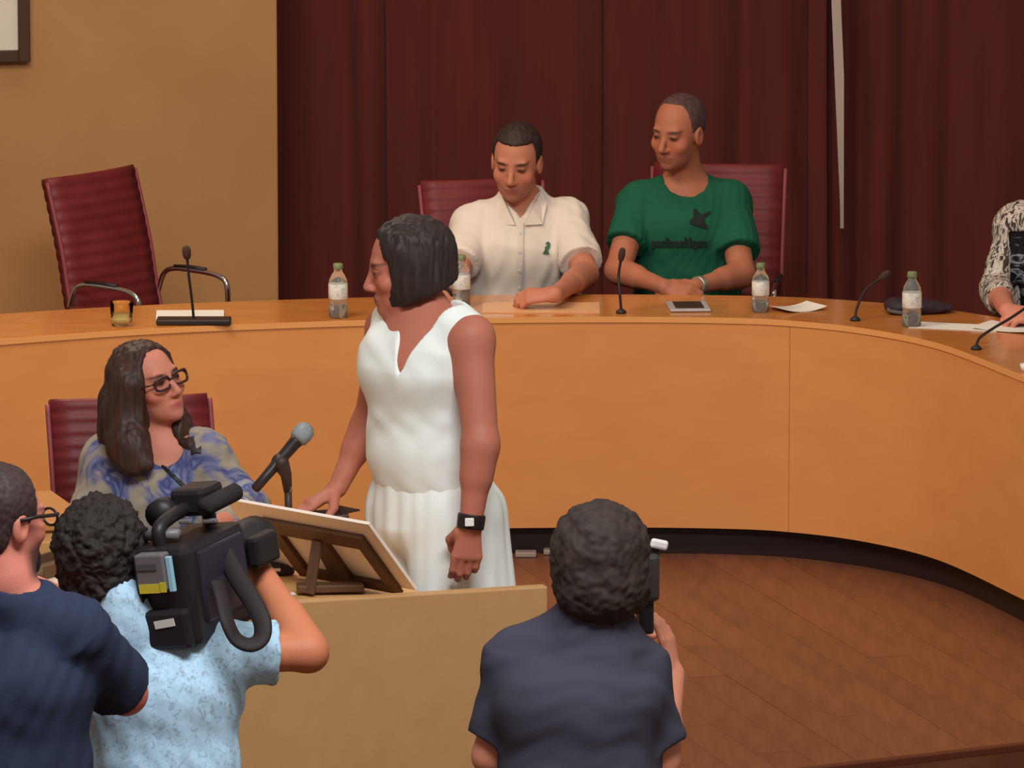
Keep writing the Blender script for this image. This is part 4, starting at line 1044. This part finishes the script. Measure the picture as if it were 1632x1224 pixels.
def video_camera():
    a = math.radians(26); fwd = V3((math.sin(a), math.cos(a), .06)).normalized(); up0 = V3((-.14, 0, 1))
    up_ = (up0-fwd*up0.dot(fwd)).normalized(); rt = fwd.cross(up_)
    M = Matrix((rt, fwd, up_)).transposed()
    rear = dp(262, 945, 14.16)
    t = empty('video_camera', rear, M, "black shoulder video camera with yellow labelled battery on the cameraman's shoulder", 'camera')
    mb = mat('camera_black', (34, 29, 32), .45, bump=.08, bscale=200); mg = mat('battery_grey', (104, 98, 98), .5)
    b = MB().box((-.004, .130, -.012), (.150, .27, .225)).build('camera_body', mb, t, bevel=.018)
    MB().box((.070, .14, .0), (.016, .20, .16)).build('side_cover', mat('camera_violet_black', (44, 38, 50), .4), b, bevel=.006)
    MB().box((-.010, -.012, -.078), (.142, .032, .088)).build('lower_housing', mb, t, bevel=.010)
    MB().box((-.048, -.010, .035), (.012, .03, .11)).build('rear_rail', mb, t, bevel=.004)
    bt_ = MB().box((-.008, -.018, .052), (.072, .034, .082)).build('battery', mg, t, bevel=.005)
    MB().box((-.014, -.036, .018), (.050, .003, .020)).build('battery_label', mat('label_yellow', (196, 178, 50), .5), bt_)
    MB().box((.020, -.036, .020), (.014, .003, .022)).build('battery_label', mat('label_yellow', (196, 178, 50), .5), bt_)
    MB().box((-.014, -.036, .066), (.050, .003, .014)).build('battery_latch', mat('latch_dark', (80, 76, 76), .5), bt_)
    MB().box((.036, -.022, .046), (.013, .012, .078)).build('display_strip', mat('pale_cyan', (150, 190, 206), .4), t, bevel=.002)
    MB().box((.006, -.029, -.062), (.050, .003, .017), Matrix.Rotation(-.12, 3, 'Y')).build('name_plate', mat('white_plate', (206, 198, 192), .5), t)
    hd = MB().tube(spline([(-.01, .03, .098), (-.01, .035, .135), (-.01, .10, .150), (-.01, .20, .150), (-.01, .25, .125), (-.01, .255, .095)], 6), .016, 10).build('top_handle', mb, t, smooth=True)
    MB().tube([(-.05, .05, .118), (.03, .05, .118)], .012, 10).build('handle_clamp', mat('clamp_grey', (110, 104, 104), .4), hd, smooth=True)
    vf = MB().box((.0, .20, .165), (.085, .10, .062)).build('viewfinder', mb, t, bevel=.012)
    MB().lathe([(.028, 0), (.034, .03), (.03, .06)], (-.055, .17, .150), 16, Matrix.Rotation(math.pi/2, 3, 'X')).build('eyecup', mb, vf, smooth=True)
    MB().tube([(.06, .12, .160), (.075, .24, .168)], .020, 12).build('shotgun_microphone', mat('mic_fur', (40, 34, 34), .9, bump=.5, bscale=200), t, smooth=True)
    MB().box((.02, .10, .135), (.030, .012, .010)).build('clamp_lever', mat('clamp_grey', (110, 104, 104), .4), t, bevel=.003)
    MB().box((.065, .13, .128), (.034, .012, .010)).build('clamp_lever', mat('clamp_grey', (110, 104, 104), .4), t, bevel=.003)
    ln = MB().lathe([(.04, 0), (.046, .02), (.046, .10), (.055, .12), (.055, .17), (.05, .175), (.045, .16)], (.0, .26, .02), 22, Matrix.Rotation(-math.pi/2, 3, 'X')).build('lens', mb, t, smooth=True)
    MB().box((.070, .33, .02), (.035, .10, .07)).build('lens_grip', mb, ln, bevel=.01)
    # wide strap hanging in a loop on the right
    Ri = M.transposed()
    pts = [Ri @ (dp(x, y, yy)-rear) for x, y, yy in ((352, 872, 14.30), (378, 920, 14.22), (402, 958, 14.16), (418, 992, 14.12), (416, 1018, 14.10), (398, 1028, 14.09), (376, 1018, 14.09), (362, 990, 14.10), (354, 956, 14.14), (346, 930, 14.18))]
    MB().tube(spline(pts, 6), .021, 10, flat=.45).build('strap', mat('strap_black', (40, 30, 30), .7), t, smooth=True)
    return t
video_camera()

# ---------------------------------------------------------------- man in navy shirt at the left edge
def man_navy():
    Y = 13.7
    J = dict(nec=dp(4, 915, Y), shR=dp(118, 1005, Y-.04), shL=dp(-150, 1000, Y+.12), che=dp(5, 1100, Y), wai=dp(5, 1230, Y), pel=dp(5, 1330, Y),
             rp=(.17, .13), rw=(.165, .13), rc=(.178, .13))
    elR, wrR = dp(200, 1105, Y+.12), dp(120, 985, Y+.42)
    elL, wrL = dp(-170, 1110, Y+.3), dp(-60, 985, Y+.42)
    root = person((J['pel'].x, Y, FLH), 'man in navy shirt with short dark hair cut off by the left edge')
    fr = Fr(dp(2, 828, Y+.02), (.74, .67, -.02), (0, 0, 1), 1.0)
    P = head(fr)+nape(J, fr, .060, .064)+torso(J)+arm(J['shR'], elR, wrR, (.052, .044, .042, .028))+arm(J['shL'], elL, wrL)
    P += hand(wrR, (-.5, .3, .5), (.5, .2, .2), 'R', (.5, .6, .4), .5)+hand(wrL, (.6, .3, .4), (-.4, -.4, .3), 'L', (.5, .6, .4), .5)
    solid('body', P, .0042, SKIN('skin_light'), root, paint=skin((206, 124, 106), fr, (170, 96, 84), (64, 44, 40), (64, 40, 36), (70, 44, 40), .9))
    Hh = [fr.ell((0, -.020, .034), (.083, .104, .090)), fr.ell((0, -.050, -.03), (.070, .058, .055), .03), fr.box((0, .135, .0), (.3, .085, .25)), fr.box((0, .07, -.09), (.3, .098, .085)), fr.box((0, 0, -.17), (.2, .2, .085))]
    solid('hair', Hh, .004, mat('hair_short_dark', (54, 38, 38), .6, col2=(66, 48, 46), scale=80), root, .002, 100, 3, rough=True)
    solid('beard', [fr.ell((0, .038, -.082), (.052, .050, .046)), fr.ell((0, .066, -.10), (.03, .03, .028), .02), fr.box((0, .05, -.0), (.2, .2, .050), .01), fr.ell((0, .10, -.072), (.03, .03, .012), .01, 's')], .004, mat('beard_dark', (48, 30, 32), .8), root, .0015, 120, 5)
    S = torso(J, .016); sR = J['shR'].lerp(elR, .86)
    S += [tube(J['shR'].lerp(elR, -.05), sR, .068, .078, .03), tube(J['shL'].lerp(elL, -.05), J['shL'].lerp(elL, .85), .068, .078, .03)]
    S += [cone(J['nec']+V3((.0, 0, .0)), J['nec']-V3((0, 0, .05)), .066, .085, .03), cone(J['nec']+V3((.03, .0, .16)), J['nec']+V3((.02, -.01, .012)), .085, .072, .008, 's')]
    solid('shirt', S, .0055, mat('navy_cotton', (46, 53, 74), .8, spec=.15, bump=.12, bscale=160), root, .0055, 36, 61, (1, 1, .7))
    m_gl = mat('spectacle_black', (40, 30, 30), .35); b = V3(root.location)
    g = MB(); g.tube([fr(.084, -.015, .010)-b, fr(.083, .03, .014)-b, fr(.078, .085, .012)-b, fr(.062, .102, .010)-b], .0042, 8)
    g.tube([fr(.033+.025*math.cos(a), .104, .0+.018*math.sin(a))-b for a in np.linspace(0, 6.28, 17)[:-1]], .003, 6, True)
    g.tube([fr(-.033+.025*math.cos(a), .104, .0+.018*math.sin(a))-b for a in np.linspace(0, 6.28, 17)[:-1]], .003, 6, True)
    g.tube([fr(-.009, .104, .006)-b, fr(.009, .104, .006)-b], .003, 6); g.tube([fr(-.084, -.015, .010)-b, fr(-.078, .085, .012)-b, fr(-.058, .102, .008)-b], .003, 6)
    g.build('glasses', m_gl, root, smooth=True)
    legs_standing(J['pel'], V3((.9, -.4, 0)).normalized(), V3((.4, .9, 0)).normalized(), root, mat('jeans', (40, 46, 66), .8), (.175, .135))
man_navy()

# ---------------------------------------------------------------- photographer in slate T-shirt
def man_slate():
    Y = 14.35
    J = dict(nec=dp(950, 985, Y+.02), shR=dp(1016, 1062, Y+.05), shL=dp(820, 1052, Y+.05), che=dp(922, 1120, Y), wai=dp(925, 1240, Y), pel=dp(925, 1330, Y),
             rp=(.165, .12), rw=(.155, .118), rc=(.165, .118), rs=.056)
    elR, wrR = dp(1052, 1215, Y+.05), dp(1074, 1075, Y+.30)
    elL, wrL = dp(783, 1205, Y+.06), dp(960, 1060, Y+.38)
    root = person((J['pel'].x, Y, FLH), 'photographer with bushy dark hair in slate grey T-shirt seen from behind')
    fr = Fr(dp(962, 893, Y+.03), (.42, .9, -.10), (.02, .05, 1), 1.0)
    P = head(fr)+nape(J, fr)+torso(J)+arm(J['shR'], elR, wrR)+arm(J['shL'], elL, wrL)
    P += hand(wrR, (-.20, .15, 1), (.8, -.3, .1), 'R', (.2, .4, .3), .3)+hand(wrL, dp(1022, 1000, Y+.40)-wrL, (-.2, -.7, .4), 'L', (.2, .4, .3), .3)
    solid('body', P, .0042, SKIN('skin_light'), root, paint=skin((214, 138, 108), None))
    Hh = [fr.ell((0, -.020, .022), (.108, .124, .112)), fr.ell((.01, -.045, -.06), (.098, .088, .08), .04), fr.ell((.055, .01, -.06), (.05, .06, .055), .03), fr.box((0, .175, -.02), (.3, .085, .14), .02)]
    solid('hair', Hh, .0045, mat('hair_bushy', (46, 36, 32), .75, col2=(62, 48, 42), scale=30), root, .0065, 34, 4, rough=True)
    S = torso(J, .016); sR = J['shR'].lerp(elR, .80); sL = J['shL'].lerp(elL, .80)
    S += [tube(J['shR'].lerp(elR, -.02), sR, .060, .070, .03), tube(J['shL'].lerp(elL, -.02), sL, .060, .064, .03), cone(J['nec']+V3((0, 0, .015)), J['nec']-V3((0, 0, .06)), .066, .10, .04), cone(J['nec']-V3((0, 0, .02)), J['shR']+V3((-.03, 0, .01)), .07, .058, .04), cone(J['nec']-V3((0, 0, .02)), J['shL']+V3((.03, 0, .01)), .07, .058, .04)]
    solid('t_shirt', S, .0055, mat('slate_cotton', (70, 67, 80), .85, spec=.12, bump=.12, bscale=160), root, .0050, 36, 71, (1, 1, .7))
    legs_standing(J['pel'], V3((1, 0, 0)), V3((.1, 1, 0)).normalized(), root, mat('jeans', (40, 46, 66), .8))
man_slate()
def photo_camera():
    c = dp(1028, 922, 14.53)
    t = empty('photo_camera', c, .35, 'dark camera with white flash diffuser held by the photographer in slate T-shirt', 'camera')
    mb = mat('camera_black', (34, 29, 32), .45)
    MB().box((-.015, 0, .005), (.085, .06, .11)).build('camera_body', mat('camera_grey', (62, 56, 52), .5), t, bevel=.012)
    MB().lathe([(.03, 0), (.034, .01), (.034, .07), (.03, .075)], (-.005, .03, 0), 18, Matrix.Rotation(-math.pi/2, 3, 'X')).build('lens', mb, t, smooth=True)
    fb = MB().box((.006, 0, .062), (.045, .04, .036)).build('flash_head', mb, t, bevel=.005)
    MB().box((.024, -.024, .080), (.042, .012, .022), Matrix.Rotation(.25, 3, 'Y')).build('diffuser', mat('diffuser_white', (232, 222, 216), .5), fb, bevel=.007)
    MB().box((-.012, -.033, -.018), (.026, .008, .022)).build('eyepiece', mat('eyepiece_grey', (150, 142, 136), .4), t, bevel=.005)
    MB().box((.0, .0, -.085), (.035, .03, .08)).build('hand_grip', mb, t, bevel=.006)
photo_camera()
